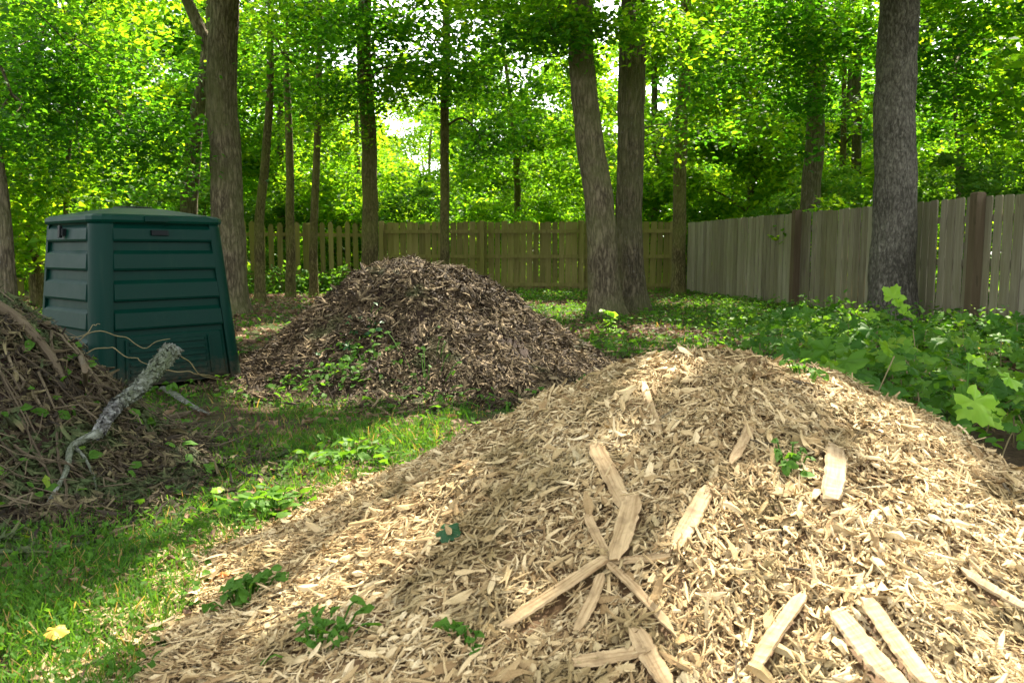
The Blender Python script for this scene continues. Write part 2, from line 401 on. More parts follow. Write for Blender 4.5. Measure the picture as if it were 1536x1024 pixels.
chip_h = make_heap(.82, 3.15, .60, [(0, 1.22), (40, 1.05), (90, 1.15), (135, 1.35), (165, 1.62), (180, 1.72), (200, 1.95), (220, 2.15), (250, 2.3), (270, 2.3), (300, 2.2), (330, 1.5)], .25, .05, 21, .95)
comp_h = make_heap(-.83, 7.1, .90, [(0, 1.75), (45, 1.7), (90, 1.7), (135, 1.7), (180, 1.62), (225, 1.6), (270, 1.75), (315, 1.75)], .25, .15, 41, .92)
brush_h = make_heap(-2.75, 3.75, .98, [(0, 1.35), (45, 1.05), (90, 1.0), (135, 1.2), (180, 1.5), (225, 1.2), (270, 1.05), (315, 1.3)], .45, .12, 61, 1.0)
HEAPS = (chip_h, comp_h, brush_h)
def surf(x, y):
    g = gz(x, y); z = g
    for f in HEAPS: z = np.maximum(z, g + f(x, y)[0])
    return z
def surf_n(x, y, e=.04):
    zx = (surf(x + e, y) - surf(x - e, y)) / (2 * e); zy = (surf(x, y + e) - surf(x, y - e)) / (2 * e)
    n = np.stack([-zx, -zy, np.ones_like(zx)], -1); return n / np.linalg.norm(n, axis=1)[:, None]
def hit(px, py):
    """the point of the terrain seen at a pixel"""
    d = ray(px, py); t = np.linspace(.8, 40, 8000)
    P = EYE + d[None] * t[:, None]
    k = np.argmax(P[:, 2] < surf(P[:, 0], P[:, 1])); return P[k]

g1 = np.sinh(np.linspace(-6.2, 6.2, 221)) * .55
gx, gy = np.meshgrid(g1, g1 + 6.0)
V = np.stack([gx, gy, gz(gx, gy) * np.exp(-np.hypot(gx, gy - 6) / 40)], -1).reshape(-1, 3)
n = len(g1); i = np.arange(n - 1)[:, None] * n + np.arange(n - 1)[None]
link("ground", mesh("ground", V, np.stack([i, i + 1, i + n + 1, i + n], -1).reshape(-1, 4), M_ground, True), kind="structure")

def heap_bed(name, f, cx, cy, rmax, mat, res=150):
    rr = np.linspace(0, 1, res // 2) * rmax; th = np.linspace(0, 2 * math.pi, res, endpoint=False)
    X = cx + rr[:, None] * np.cos(th); Y = cy + rr[:, None] * np.sin(th)
    h, r = f(X, Y); Z = gz(X, Y) + h - .018
    nR, nT = X.shape
    V = np.stack([X, Y, Z], -1).reshape(-1, 3)
    i = np.arange(nR - 1)[:, None] * nT; j = np.arange(nT)[None]; j2 = (j + 1) % nT
    Q = np.stack([i + j, i + nT + j, i + nT + j2, i + j2], -1).reshape(-1, 4)
    keep = (r.reshape(-1)[Q] < 1.06).any(1)
    return mesh(name, V, Q[keep], mat, True)
def sample_heap(f, cx, cy, R0, n, rlim, seed, front=None, fade=None):
    r_ = np.random.default_rng(seed); X = []; Y = []; tot = 0
    while tot < n:
        x = cx + r_.uniform(-R0, R0, n); y = cy + r_.uniform(-R0, R0, n); r = f(x, y)[1]
        k = r < rlim
        if fade: k &= r_.random(n) < np.clip((rlim - r) / (rlim - fade), 0, 1)
        if front is not None: k &= (y < front) | (r_.random(n) < .35)
        k &= (y > .9)
        X.append(x[k]); Y.append(y[k]); tot += k.sum()
    return np.concatenate(X)[:n], np.concatenate(Y)[:n]
def downhill(nrm, r_, spread):
    return np.arctan2(nrm[:, 0], nrm[:, 1]) + r_.normal(0, spread, len(nrm)) + (r_.random(len(nrm)) < .5) * math.pi

# ------------------------------------------------------------------ splinters lying on the chips
SLATS = []
def slat(px0, py0, px1, py1, wpx, label, mat=None, th=.0038, lift=.015, taper=(.55, .5)):
    a, b = hit(px0, py0), hit(px1, py1)
    mid = (a + b) / 2; ln = np.linalg.norm(b - a)
    if ln > .6: b = a + (b - a) * .6 / ln; ln = .6; mid = (a + b) / 2
    w = wpx * np.linalg.norm(mid - EYE) / F
    r = np.random.default_rng(int(px0 * 7 + py0))
    yv = (b - a) / ln; nz_ = surf_n(np.array([mid[0]]), np.array([mid[1]]), .08)[0]
    z = nz_ - yv * (nz_ @ yv); z /= np.linalg.norm(z); x = np.cross(yv, z)
    ns = 26; t = np.linspace(0, 1, ns)
    prof = np.minimum(1, np.minimum(taper[0] + (1 - taper[0]) * (t / .12), taper[1] + (1 - taper[1]) * ((1 - t) / .15)))
    wl = prof * (1 + .16 * fbm(t * 3, 0 * t, 0, int(px0), 2) + .16 * fbm(t * 22, 0 * t, 0, int(px0), 2)); wr = prof * (1 + .16 * fbm(t * 3, 0 * t + 9, 0, int(py0), 2) + .16 * fbm(t * 22, 0 * t + 9, 0, int(py0), 2))
    bow = r.uniform(-.02, .03) * ln * (1 - (2 * t - 1) ** 2); side = r.uniform(-.03, .03) * ln * (1 - (2 * t - 1) ** 2)
    V = []
    for k in range(ns):
        yl = (t[k] - .5) * ln
        # cross section: chamfered plank
        for sx, sz in ((-.5 * wl[k], .0), (-.42 * wl[k], 1), (.40 * wr[k], 1.05), (.5 * wr[k], .1), (.45 * wr[k], -.6), (-.45 * wl[k], -.6)):
            jag = (r.uniform(-.05, .05) * ln if k in (0, ns - 1) else 0)
            V.append((sx * w + side[k], yl + jag, sz * th + bow[k] + r.normal(0, .0006)))
    V = np.array(V); m6 = 6
    i = np.arange(ns - 1)[:, None] * m6; j = np.arange(m6)[None]; j2 = (j + 1) % m6
    Q = np.stack([i + j, i + j2, i + m6 + j2, i + m6 + j], -1).reshape(-1, 4)
    SLATS.append((mid, x, yv, w / 2, ln / 2))
    me = mesh("wood_splinter", V, [Q, np.arange(m6)[::-1][None], (np.arange(m6) + (ns - 1) * m6)[None]], mat or M_slat)
    o = thing("wood_splinter", label, "wood splinter", mid + z * lift, 0, "splinters lying on the wood chips", me)
    M4 = Matrix(np.stack([x, yv, z], -1).tolist()).to_4x4(); M4.translation = Vector(mid + z * lift); o.matrix_world = M4
    return o
slat(891, 672, 942, 772, 25, "flat splinter pointing up left from the broad splinter at the middle of the chip pile")
slat(952, 757, 926, 852, 31, "broad flat splinter standing over the meeting point of several on the chips", lift=.03)
slat(1062, 738, 1012, 828, 25, "lance-shaped tan splinter lying alone right of the crossing splinters")
slat(912, 850, 760, 952, 23, "longest straight slat, slanting down left across the chip pile", lift=.026, taper=(.9, .7))
slat(905, 868, 868, 952, 19, "short narrow slat tucked under the longest slat", lift=.016)
slat(912, 852, 1015, 962, 14, "thin bowed sliver running down right from the crossing splinters", lift=.02, taper=(.6, .2))
slat(1004, 842, 922, 850, 15, "small level splinter beside the foot of the broad splinter", lift=.016)
slat(1250, 678, 1243, 757, 28, "short pale upright wood block alone near the sunlit side of the chips", M_slatp, .006, .016, (.85, .8))
slat(952, 952, 1004, 1040, 27, "wide splinter at the bottom frame edge, pointing up left", lift=.02)
slat(862, 1002, 968, 985, 24, "ragged level splinter at the bottom of the chip pile", lift=.018)
slat(1252, 928, 1345, 1040, 31, "left one of two long sunlit slats at the bottom right", M_slatp, lift=.024, taper=(.7, .8))
slat(1296, 908, 1392, 1040, 27, "right one of two long sunlit slats at the bottom right", lift=.024, taper=(.6, .8))
slat(880, 772, 918, 846, 14, "thin curved sliver left of the broad splinter", taper=(.3, .5))
slat(966, 580, 992, 662, 14, "narrow weathered sliver near the crest of the chip pile", taper=(.5, .3))
slat(1124, 640, 1094, 702, 15, "small tan sliver below the crest of the chips, right of the narrow weathered one", taper=(.5, .3))
slat(1206, 898, 1128, 1014, 20, "long rough splinter slanting down left in sun, left of the two sunlit slats", lift=.018, taper=(.5, .6))
slat(1440, 862, 1536, 920, 19, "bright sunlit sliver at the right frame edge of the chips", M_slatp, taper=(.4, .6))

# --- pile of pale wood chips
chip_root = thing("wood_chip_pile", "broad pile of pale tan wood chips in the foreground", "wood chip pile", (.82, 3.15, 0))
def local(me, root):
    """shift a mesh built in world space so it sits under its root"""
    me.transform(Matrix.Translation(-Vector(root.location))); return me
link("chip_mound", local(heap_bed("chip_mound", chip_h, .82, 3.15, 2.9, M_chipbed), chip_root), chip_root)
r_ = np.random.default_rng(5)
n = 160000
x, y = sample_heap(chip_h, .82, 3.15, 2.9, n, 1.14, 6, front=3.6, fade=.93)
nr = surf_n(x, y)
shred = r_.random(n) < .66                                       # long shreds among blunt flakes
L = np.where(shred, np.exp(r_.normal(math.log(.036), .45, n)), np.exp(r_.normal(math.log(.0185), .40, n))); L = np.clip(L, .008, .125)
W = np.where(shred, L * r_.uniform(.055, .15, n), L * r_.uniform(.3, .65, n)); W = np.clip(W, .0022, .022)
bigf = r_.random(n) < .006; L = np.where(bigf, r_.uniform(.045, .08, n), L); W = np.where(bigf, L * r_.uniform(.22, .42, n), W)
clump = .034 * fbm(x * 8, y * 8, 0, 71, 3) + .012 * bigf
P = np.stack([x, y, surf(x, y)], -1) + nr * (r_.uniform(-.014, .014, n) + clump + .2 * W)[:, None]
keep = np.ones(n, bool)                                          # chips do not lie on top of the big splinters
for mid, sx_, sy_, hw_, hl_ in SLATS:
    q = P - mid; keep &= ~((np.abs(q @ sx_) < hw_ + .001) & (np.abs(q @ sy_) < hl_ - .022) & (np.abs(q @ np.cross(sx_, sy_)) < .1))
P, nr, L, W = P[keep], nr[keep], L[keep], W[keep]; n = len(P)
V, fs = strips(P, nr + r_.normal(0, .36, (n, 3)), downhill(nr, r_, .7), L, W, .32, 7, 4)
link("chip_layer", local(mesh("chip_layer", V, fs, M_chip), chip_root), chip_root, kind="stuff")

# --- heap of brown compost
comp_root = thing("compost_heap", "dark brown mounded heap of shredded leaf compost", "compost heap", (-.83, 7.1, 0))
link("compost_mound", local(heap_bed("compost_mound", comp_h, -.83, 7.1, 2.2, M_compbed), comp_root), comp_root)
n = 100000
x, y = sample_heap(comp_h, -.83, 7.1, 2.2, n, 1.2, 8, front=7.6, fade=.9)
nr = surf_n(x, y)
L = np.clip(np.exp(r_.normal(math.log(.047), .5, n)), .015, .19); W = np.clip(L * np.where(r_.random(n) < .7, r_.uniform(.06, .16, n), r_.uniform(.2, .45, n)), .004, .03)
clump = .07 * fbm(x * 4.5, y * 4.5, 0, 72, 3)
P = np.stack([x, y, surf(x, y)], -1) + nr * (r_.uniform(-.02, .03, n) + clump)[:, None]
V, fs = strips(P, nr + r_.normal(0, .55, (n, 3)), downhill(nr, r_, .65), L, W, .25, 9, 4)
link("shred_layer", local(mesh("shred_layer", V, fs, M_comp), comp_root), comp_root, kind="stuff")

# --- brush pile at the left
brush_root = thing("brush_pile", "dark tangled pile of brush, dead leaves and twigs left of the bin", "brush pile", (-2.75, 3.75, 0))
link("brush_mound", local(heap_bed("brush_mound", brush_h, -2.75, 3.75, 1.9, M_compbed), brush_root), brush_root)
n = 70000
x, y = sample_heap(brush_h, -2.75, 3.75, 1.9, n, 1.28, 18, front=4.4, fade=.95)
nr = surf_n(x, y)
L = np.clip(np.exp(r_.normal(math.log(.045), .5, n)), .012, .17); W = np.clip(L * np.where(r_.random(n) < .75, r_.uniform(.05, .13, n), r_.uniform(.3, .6, n)), .002, .022)
clump = .05 * fbm(x * 5, y * 5, 0, 73, 3)
P = np.stack([x, y, surf(x, y)], -1) + nr * (r_.uniform(-.03, .04, n) + clump)[:, None]
V, fs = strips(P, nr + r_.normal(0, .6, (n, 3)), downhill(nr, r_, .7), L, W, .22, 19, 4)
link("litter_layer", local(mesh("litter_layer", V, fs, M_brush), brush_root), brush_root, kind="stuff")
mb = MB()
for k in range(620):                                            # thin twigs woven through the brush
    a = r_.uniform(0, 2 * math.pi); q = math.sqrt(r_.random()) * 1.05
    bx, by = -2.75 + q * 1.25 * math.cos(a), 3.75 + q * 1.15 * math.sin(a)
    dn = surf_n(np.array([bx]), np.array([by]))[0]
    yaw = math.atan2(dn[1], dn[0]) + r_.normal(0, .9); ln = r_.uniform(.12, .55) * (1.1 - .55 * q)
    t = np.linspace(0, 1, 6)[:, None]
    pts = np.array([bx, by, 0]) + t * ln * np.array([math.cos(yaw), math.sin(yaw), 0]) + np.cumsum(r_.normal(0, .03, (6, 3)), 0)
    pts[:, 2] = surf(pts[:, 0], pts[:, 1]) + r_.uniform(.0, .06) + r_.uniform(-.02, .10) * t[:, 0]
    rad = r_.uniform(.0015, .006)
    mb.add(*tube(pts, np.linspace(rad, rad * .4, 6), 5))
for k in range(110):                                             # longer dark sticks laid down the slope
    a = r_.uniform(0, 2 * math.pi); q = math.sqrt(r_.random()) * .85
    bx, by = -2.75 + q * 1.25 * math.cos(a), 3.75 + q * 1.15 * math.sin(a)
    yaw = math.radians(-35) + r_.normal(0, .55); ln = r_.uniform(.35, 1.0); t = np.linspace(-.5, .5, 9)
    pts = np.stack([bx + t * ln * math.cos(yaw), by + t * ln * math.sin(yaw), 0 * t], -1) + np.cumsum(r_.normal(0, .016, (9, 3)), 0)
    pts[:, 2] = surf(pts[:, 0], pts[:, 1]) + r_.uniform(.01, .05) + .05 * t * r_.normal()
    rad = r_.uniform(.004, .012)
    mb.add(*tube(pts, np.linspace(rad, rad * .5, 9), 6))
link("twig_layer", local(mb.me("twig_layer", M_twig), brush_root), brush_root, kind="stuff")
n = 600                                                          # leaves caught in the brush
x, y = sample_heap(brush_h, -2.75, 3.75, 1.9, n, 1.15, 28)
nr = surf_n(x, y)
V, fs = inst(*LEAF8, frames(nr + r_.normal(0, .5, (n, 3)), r_.uniform(0, 6.28, n)), np.stack([x, y, surf(x, y) + r_.uniform(.01, .07, n)], -1), r_.uniform(.03, .075, n), .05)
link("green_leaf_layer", local(mesh("green_leaf_layer", V, fs, M_weed), brush_root), brush_root, kind="stuff")

def twig_bits(root, f, cx, cy, R0, n, lmin, lmax, rmax, mat, seed, front):
    r = np.random.default_rng(seed); x, y = sample_heap(f, cx, cy, R0, n, 1.05, seed, front); m_ = MB()
    for a, b in zip(x, y):
        ln = r.uniform(lmin, lmax); yaw = r.uniform(0, 6.28); t = np.linspace(-.5, .5, 5)
        px_, py_ = a + t * ln * math.cos(yaw), b + t * ln * math.sin(yaw)
        P = np.stack([px_, py_, surf(px_, py_) + .012], -1) + r.normal(0, .06 * ln, (5, 3)); rad = r.uniform(.3, 1) * rmax
        m_.add(*tube(P, np.linspace(rad, rad * .6, 5), 5))
    link("twig_layer", local(m_.me("twig_layer", mat), root), root, kind="stuff")
twig_bits(chip_root, chip_h, .82, 3.15, 2.9, 150, .03, .13, .004, M_twig, 881, 3.4)
twig_bits(comp_root, comp_h, -.83, 7.1, 2.2, 420, .08, .38, .006, M_twig, 882, 7.4)

# ------------------------------------------------------------------ compost bin
def build_bin():
    yaw = R(48); Bh, Th, H = .55, .455, 1.20
    c = np.array([-2.90, 6.45, 0.0])
    root = thing("compost_bin", "tapered dark green plastic compost bin with ribbed sides and a hinged lid", "compost bin", c, yaw)
    hw = lambda v: Bh + (Th - Bh) * v
    def face(k, u, v, n):
        """u -1..1 across, v 0..1 up, n outward; face 0 looks to -y"""
        x = u * hw(v); y = -hw(v) - n; z = v * H
        for _ in range(k): x, y = -y, x
        return np.stack(np.broadcast_arrays(x, y, z), -1)
    def ribbed(k, bands, top=1.0, bot=.03, ue=.80):
        prof = [(top, -.05), (top, .012)]
        for a, b in bands: prof += [(a, .004), (a - .022, .030), (b + .016, .036), (b + .004, .030), (b, .004)]
        prof += [(bot, .004), (bot, -.05)]
        prof = np.array(prof); us = np.array([-ue, -ue + .015, -ue * .5, 0, ue * .5, ue - .015, ue])
        n_ = np.where((np.abs(us) > ue - .01)[None, :] & (prof[:, 1] > .004)[:, None], .004, prof[:, 1][:, None])
        V = face(k, us[None, :], prof[:, 0][:, None], n_)
        a, b = len(prof), len(us); i = np.arange(a - 1)[:, None] * b + np.arange(b - 1)[None]
        return V.reshape(-1, 3), np.stack([i, i + b, i + b + 1, i + 1], -1).reshape(-1, 4)
    bands = [(.985, .885), (.835, .715), (.66, .535), (.49, .365)]
    for k in range(4):
        bb = bands if k == 0 else bands + [(.32, .20), (.155, .05)]
        m_ = MB().add(*ribbed(k, bb))
        o = link("front_panel" if k == 0 else "side_panel", m_.me("bin_panel", M_bin), root)
        if k == 0: front = o
    for k in range(4):                                            # rounded corner posts
        th = np.linspace(R(-8), R(98), 14)
        vs = np.array([.0, .02, .25, .5, .75, .985, 1.0]); rr = np.array([.100, .112, .112, .112, .112, .112, .104])
        V = []
        for v, r0 in zip(vs, rr):
            cx = hw(v) - .085; arc = np.stack([cx + r0 * np.sin(th), -(cx + r0 * np.cos(th)), 0 * th + v * H], -1)
            inner = np.array([[cx + .02, -cx + .01, v * H], [cx - .01, -cx - .02, v * H]])
            V.append(np.vstack([arc, inner]))
        V = np.array(V); m, q = V.shape[:2]
        V = V.reshape(-1, 3)
        for _ in range(k): V = np.stack([-V[:, 1], V[:, 0], V[:, 2]], -1)
        i = np.arange(m - 1)[:, None] * q; j = np.arange(q)[None]; j2 = (j + 1) % q
        Q = np.stack([i + j, i + j2, i + q + j2, i + q + j], -1).reshape(-1, 4)
        link("corner_post", mesh("corner_post", V, [Q, np.arange(q)[None], (np.arange(q) + (m - 1) * q)[::-1][None]], M_bin), root)
    # hatch low on the front
    m_ = MB()
    def fbox(k, u0, u1, v0, v1, n0, n1):
        P = [face(k, u, v, n_) for n_ in (n0, n1) for (u, v) in ((u0, v0), (u1, v0), (u1, v1), (u0, v1))]
        # bevelled front: the outer four are pulled in a little
        cu, cv = (u0 + u1) / 2, (v0 + v1) / 2
        P = np.array(P)
        F_ = np.array([face(k, cu + (u - cu) * .965, cv + (v - cv) * .93, n1 + .006) for (u, v) in ((u0, v0), (u1, v0), (u1, v1), (u0, v1))])
        V = np.vstack([P, F_])
        q = [[a, (a + 1) % 4, 4 + (a + 1) % 4, 4 + a] for a in range(4)] + [[4 + a, 4 + (a + 1) % 4, 8 + (a + 1) % 4, 8 + a] for a in range(4)] + [[8, 9, 10, 11]]
        return V, np.array(q)
    m_.add(*fbox(0, -.76, .76, .045, .335, .0, .016))
    hatch = link("hatch", m_.me("hatch", M_bin), root)
    m_ = MB()
    for v in (.30, .255, .215, .175, .135, .095): m_.add(*fbox(0, -.60, .48, v - .022, v, .020, .030))
    m_.add(*fbox(0, .52, .545, .07, .31, .020, .032)); m_.add(*fbox(0, -.66, -.64, .07, .31, .020, .032))
    link("louvre", m_.me("louvre", M_bin), hatch)
    m_ = MB().add(*fbox(0, -.22, .06, .925, .955, .034, .045)); link("latch", m_.me("latch", M_black), front)
    m_ = MB().add(*fbox(3, -.18, .02, .925, .965, .034, .055)).add(*fbox(3, -.12, -.04, .91, .985, .05, .065)); link("catch", m_.me("catch", M_black), root)
    # lid: shallow chamfered pyramid with a rim
    def oct_(h, ch, z, n=4):
        P = []
        for k in range(4):
            for a in np.linspace(0, math.pi / 2, n):
                x = h - ch + ch * math.sin(a); y = -(h - ch + ch * math.cos(a))
                for _ in range(k): x, y = -y, x
                P.append((x, y, z))
        return np.array(P)
    def loft(rings):
        V = np.concatenate(rings); q = len(rings[0]); m = len(rings)
        i = np.arange(m - 1)[:, None] * q; j = np.arange(q)[None]; j2 = (j + 1) % q
        return V, [np.stack([i + j, i + j2, i + q + j2, i + q + j], -1).reshape(-1, 4), np.arange(q)[::-1][None], (np.arange(q) + (m - 1) * q)[None]]
    lid = link("lid", MB().add(*loft([oct_(.45, .10, 1.195), oct_(.492, .12, 1.198), oct_(.50, .125, 1.215), oct_(.496, .125, 1.240), oct_(.472, .12, 1.256), oct_(.41, .11, 1.268), oct_(.20, .08, 1.312), oct_(.185, .08, 1.315)])).me("lid", M_binlid), root)
    th = np.linspace(0, 2 * math.pi, 33)
    ringp = np.stack([.13 * np.cos(th), .13 * np.sin(th), 0 * th + 1.318], -1)
    link("lid_knob", MB().add(*tube(ringp, .012, 8, cap=False)).add(*loft([oct_(.07, .06, 1.312), oct_(.065, .055, 1.322), oct_(.05, .045, 1.324)])).me("lid_knob", M_black), lid)
    m_ = MB()
    m_.box((-.06, -.505, 1.226), (.17, .022, .036)); link("lid_tab", m_.me("lid_tab", M_bin), lid)
build_bin()

# ------------------------------------------------------------------ fences
def fence(name, label, cat, p0, p1, h, pitch, bw, mat, post_at, rails, rail_side, pointed=False, post_h=.0, post_w=.11, post_side=1, jit=.015, alt=0.0, base=.03, seed=1, pmat=None, wide_gaps=0.0, post_vis=True):
    p0, p1 = np.array(p0, float), np.array(p1, float); r = np.random.default_rng(seed)
    D = p1 - p0; ln = np.linalg.norm(D); d = D / ln; nrm = np.array([d[1], -d[0]])        # nrm: right-hand side of p0->p1
    root = thing(name, label, cat, (p0[0], p0[1], 0), math.atan2(d[1], d[0]))
    m_ = MB(); nb = int(ln / pitch)
    for k in range(nb):
        s = (k + .5) * pitch; w = bw * r.uniform(.94, 1.04) if r.random() > wide_gaps else bw * .86
        hh = h + r.normal(0, jit); lean = r.normal(0, .006); off = alt * (1 if k % 2 else -1) + r.normal(0, .003)
        x0, x1 = s - w / 2, s + w / 2; t = .010
        if pointed: top = [(x0, hh - .07), (s - .03, hh), (s + .03, hh), (x1, hh - .07)]
        else: top = [(x0, hh - .012), (x0 + .018, hh), (x1 - .018, hh + r.normal(0, .003)), (x1, hh - .012)]
        poly = [(x0, base), (x1, base)] + top[::-1]
        poly = [(a + lean * b, b) for a, b in poly]
        V = [(a, off - t, b) for a, b in poly] + [(a, off + t, b) for a, b in poly]; q = len(poly)
        m_.add(np.array(V), [np.array([list(range(q))]), np.array([list(range(q, 2 * q))[::-1]]), np.array([[a, q + a, q + (a + 1) % q, (a + 1) % q] for a in range(q)])])
    link("board_panel", m_.me("board_panel", mat), root)
    for z in rails:
        link("rail", MB().box((ln / 2, rail_side * (.035 + abs(alt)), z), (ln - .02, .038, .085)).me("rail", mat), root)
    for s in post_at:
        zt = h + post_h; w = post_w / 2; yc = post_side * (.018 + w + abs(alt))
        V = np.array([(s + a * w, yc + b * w, z) for z, a, b in [(0, -1, -1), (0, 1, -1), (0, 1, 1), (0, -1, 1), (zt - .02, -1, -1), (zt - .02, 1, -1), (zt - .02, 1, 1), (zt - .02, -1, 1), (zt, -.8, -.8), (zt, .8, -.8), (zt, .8, .8), (zt, -.8, .8)]])
        q = [[a, (a + 1) % 4, 4 + (a + 1) % 4, 4 + a] for a in range(4)] + [[4 + a, 4 + (a + 1) % 4, 8 + (a + 1) % 4, 8 + a] for a in range(4)] + [[8, 9, 10, 11]]
        link("post", mesh("post", V, np.array(q), pmat or M_post), root)
    return root, d, nrm, p0
CORNER = ground(1030, 438)[:2]; BACKL = ground(573, 436)[:2]
RIGHT0 = ground(1536, 505)[:2]; dR = (RIGHT0 - CORNER) / np.linalg.norm(RIGHT0 - CORNER); RIGHTE = CORNER + dR * 19
def s_at(px, P0, d):                                             # distance along a fence where it meets a pixel column
    t = (px - 768) / F / math.cos(PITCH) * 1.0
    # x = t*y (small pitch): solve P0.x+s*d.x = t*(P0.y+s*d.y)
    t = (px - 768) / F * (1.0)
    return (t * P0[1] - P0[0]) / (d[0] - t * d[1])
LB = np.linalg.norm(CORNER - BACKL)
fence("board_fence", "close-boarded wooden fence with olive glow in its colour along the back of the yard", "fence", BACKL, CORNER - np.array([.02, 0]), 1.70, .158, .150, M_fence_back, [.03, 2.55, 5.0], [1.47, .86, .17], -1, post_side=-1, post_h=.03, alt=.006, seed=3, pmat=M_fence_back, wide_gaps=.22)
fence("side_fence", "weathered grey board fence running along the right side towards the camera", "fence", CORNER, RIGHTE, 1.67, .166, .140, M_fence_side, [s_at(1197, CORNER, dR), s_at(1467, CORNER, dR), s_at(1467, CORNER, dR) + 2.6, s_at(1467, CORNER, dR) + 5.2], [1.40, .85, .25], 1, post_side=-1, post_h=.05, post_w=.125, seed=5, wide_gaps=.12, jit=.006)
LEFTE = ground(-120, 452)[:2]
dl = (BACKL - LEFTE) / np.linalg.norm(BACKL - LEFTE)
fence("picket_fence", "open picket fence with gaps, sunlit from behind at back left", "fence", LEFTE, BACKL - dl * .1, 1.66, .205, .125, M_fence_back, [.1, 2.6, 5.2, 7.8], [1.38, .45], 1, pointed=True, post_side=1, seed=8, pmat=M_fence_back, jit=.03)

# ------------------------------------------------------------------ trees
SUN = np.array([.30, .74, 1.0]); SUN = SUN / np.linalg.norm(SUN)
def trunk_mesh(pts, radii, mat, sides=28, step=.06, flare=.5, rough=.05, seed=1, flen=.45):
    pts = np.asarray(pts, float); ln = np.linalg.norm(np.diff(pts, axis=0), axis=1).sum()
    n = max(8, int(ln / step)); P = spline(pts, n)
    rad = np.interp(np.linspace(0, 1, n), np.linspace(0, 1, len(radii)), radii)
    z = P[:, 2] - P[0, 2]; rad = rad * (1 + flare * np.exp(-z / flen))
    P = P + np.stack([fbm(z * .6, 0 * z, 0, seed), fbm(z * .6, 0 * z + 5, 0, seed), 0 * z], -1) * radii[0] * .35
    def disp(th, s):
        a, b = np.cos(th), np.sin(th)
        lob = .16 * flare * np.exp(-s / (flen * .9)) * np.cos(5 * th + seed) + .04 * np.cos(2 * th + seed + s * .5)
        ridg = rough * (1 - 2 * np.abs(fbm(a * 6.5 + s * .05, b * 6.5, s * 1.3, seed, 3)) - .5 * np.abs(fbm(a * 12, b * 12, s * 4, seed + 3, 2)))
        return 1 + lob + ridg
    V, fs = tube(P, rad, sides, disp)
    return mesh("trunk", V, fs, mat, True), P, rad
TREES = []
def yard_tree(label, base, tops, radii, mat, name="tree", limbs=(), **kw):
    """base, tops: points in the world; the trunk runs through them"""
    base = np.array(base, float)
    root = thing(name, label, "tree", base)
    me, P, rad = trunk_mesh(np.vstack([[0, 0, -.05], np.asarray(tops, float) - base]), radii, mat, **kw)
    link("trunk", me, root)
    for pts, r0, r1 in limbs:
        pts = np.asarray(pts, float) - base; Pl = spline(pts, 24)
        V, fs = tube(Pl, np.linspace(r0, r1, 24), 12, lambda th, s: 1 + .06 * fbm(np.cos(th) * 3, np.sin(th) * 3, s * 3, 4))
        link("limb", mesh("limb", V, fs, mat, True), root)
    TREES.append((root, base, np.asarray(tops[-1], float)))
    return root
def column(pxb, pyb, px1, py1, y=None):
    b = ground(pxb, pyb) if y is None else np.array([*at_depth(pxb, pyb, y)[:2], 0.0]); t = at_depth(px1, py1, b[1]); return b, t
def extend(b, t, H):
    return b + (t - b) * (H / (t[2] - b[2]))
# tree A with a fork, behind the bin
b = ground(347, 472); y0 = b[1]; p = lambda px, py, dy=0: at_depth(px, py, y0 + dy)
yard_tree("thick brown forked trunk rising right behind the green bin", b, [p(341, 300), p(336, 130), p(341, 0), p(352, -160), p(350, -420)], [.25, .225, .205, .185, .16, .11], M_bark_brown,
          limbs=[([p(336, 120), p(316, 78), p(284, 8), p(250, -70), p(190, -230)], .12, .05), ([p(344, -60), p(400, -190), p(480, -330, 1)], .09, .03)], sides=80, step=.04, rough=.10, seed=3, flare=.55, flen=.28)
bb = np.array([*at_depth(283, 330, y0 + 3)[:2], 0]); q = lambda px, py: at_depth(px, py, y0 + 3)
yard_tree("slim leaning brown trunk seen between the bin lid and the forked trunk", bb, [q(283, 310), q(295, 180), q(312, 90), q(325, -80), q(330, -380)], [.16, .15, .135, .125, .11, .07], M_bark_dark, seed=5)
b = np.array([*at_depth(14, 440, 11)[:2], 0]); q = lambda px, py: at_depth(px, py, 11)
yard_tree("dark trunk leaning left at the left frame edge", b, [q(12, 420), q(2, 300), q(-18, 160), q(-40, -50), q(-60, -400)], [.092, .086, .082, .075, .07, .05], M_bark_dark, seed=6)
# twin trunks
b = ground(906, 474); y1 = b[1]; p = lambda px, py: at_depth(px, py, y1)
yard_tree("left one of two thick trunks standing together, leaning left", b, [p(902, 380), p(888, 220), p(876, 100), p(867, 0), p(856, -160), p(850, -420)], [.215, .208, .195, .18, .165, .155, .11], M_bark_brown, sides=80, step=.04, rough=.10, seed=7, flare=.6, flen=.24)
b = ground(950, 468); y2 = b[1]; p = lambda px, py: at_depth(px, py, y2)
yard_tree("right one of two thick trunks standing together, straight and darker", b, [p(946, 380), p(945, 250), p(946, 100), p(948, 0), p(950, -160), p(950, -420)], [.215, .21, .205, .20, .185, .17, .11], M_bark_dark, sides=80, step=.04, rough=.10, seed=9, flare=.45, flen=.26)
# right trunk
b = ground(1336, 486); y3 = b[1]; p = lambda px, py: at_depth(px, py, y3)
yard_tree("thick grey scaly trunk in front of the side fence", b, [p(1337, 390), p(1340, 250), p(1345, 110), p(1349, 0), p(1354, -160), p(1360, -420)], [.272, .262, .245, .232, .225, .215, .14], M_bark_grey, sides=80, step=.04, rough=.075, seed=12, flare=.3, flen=.45)
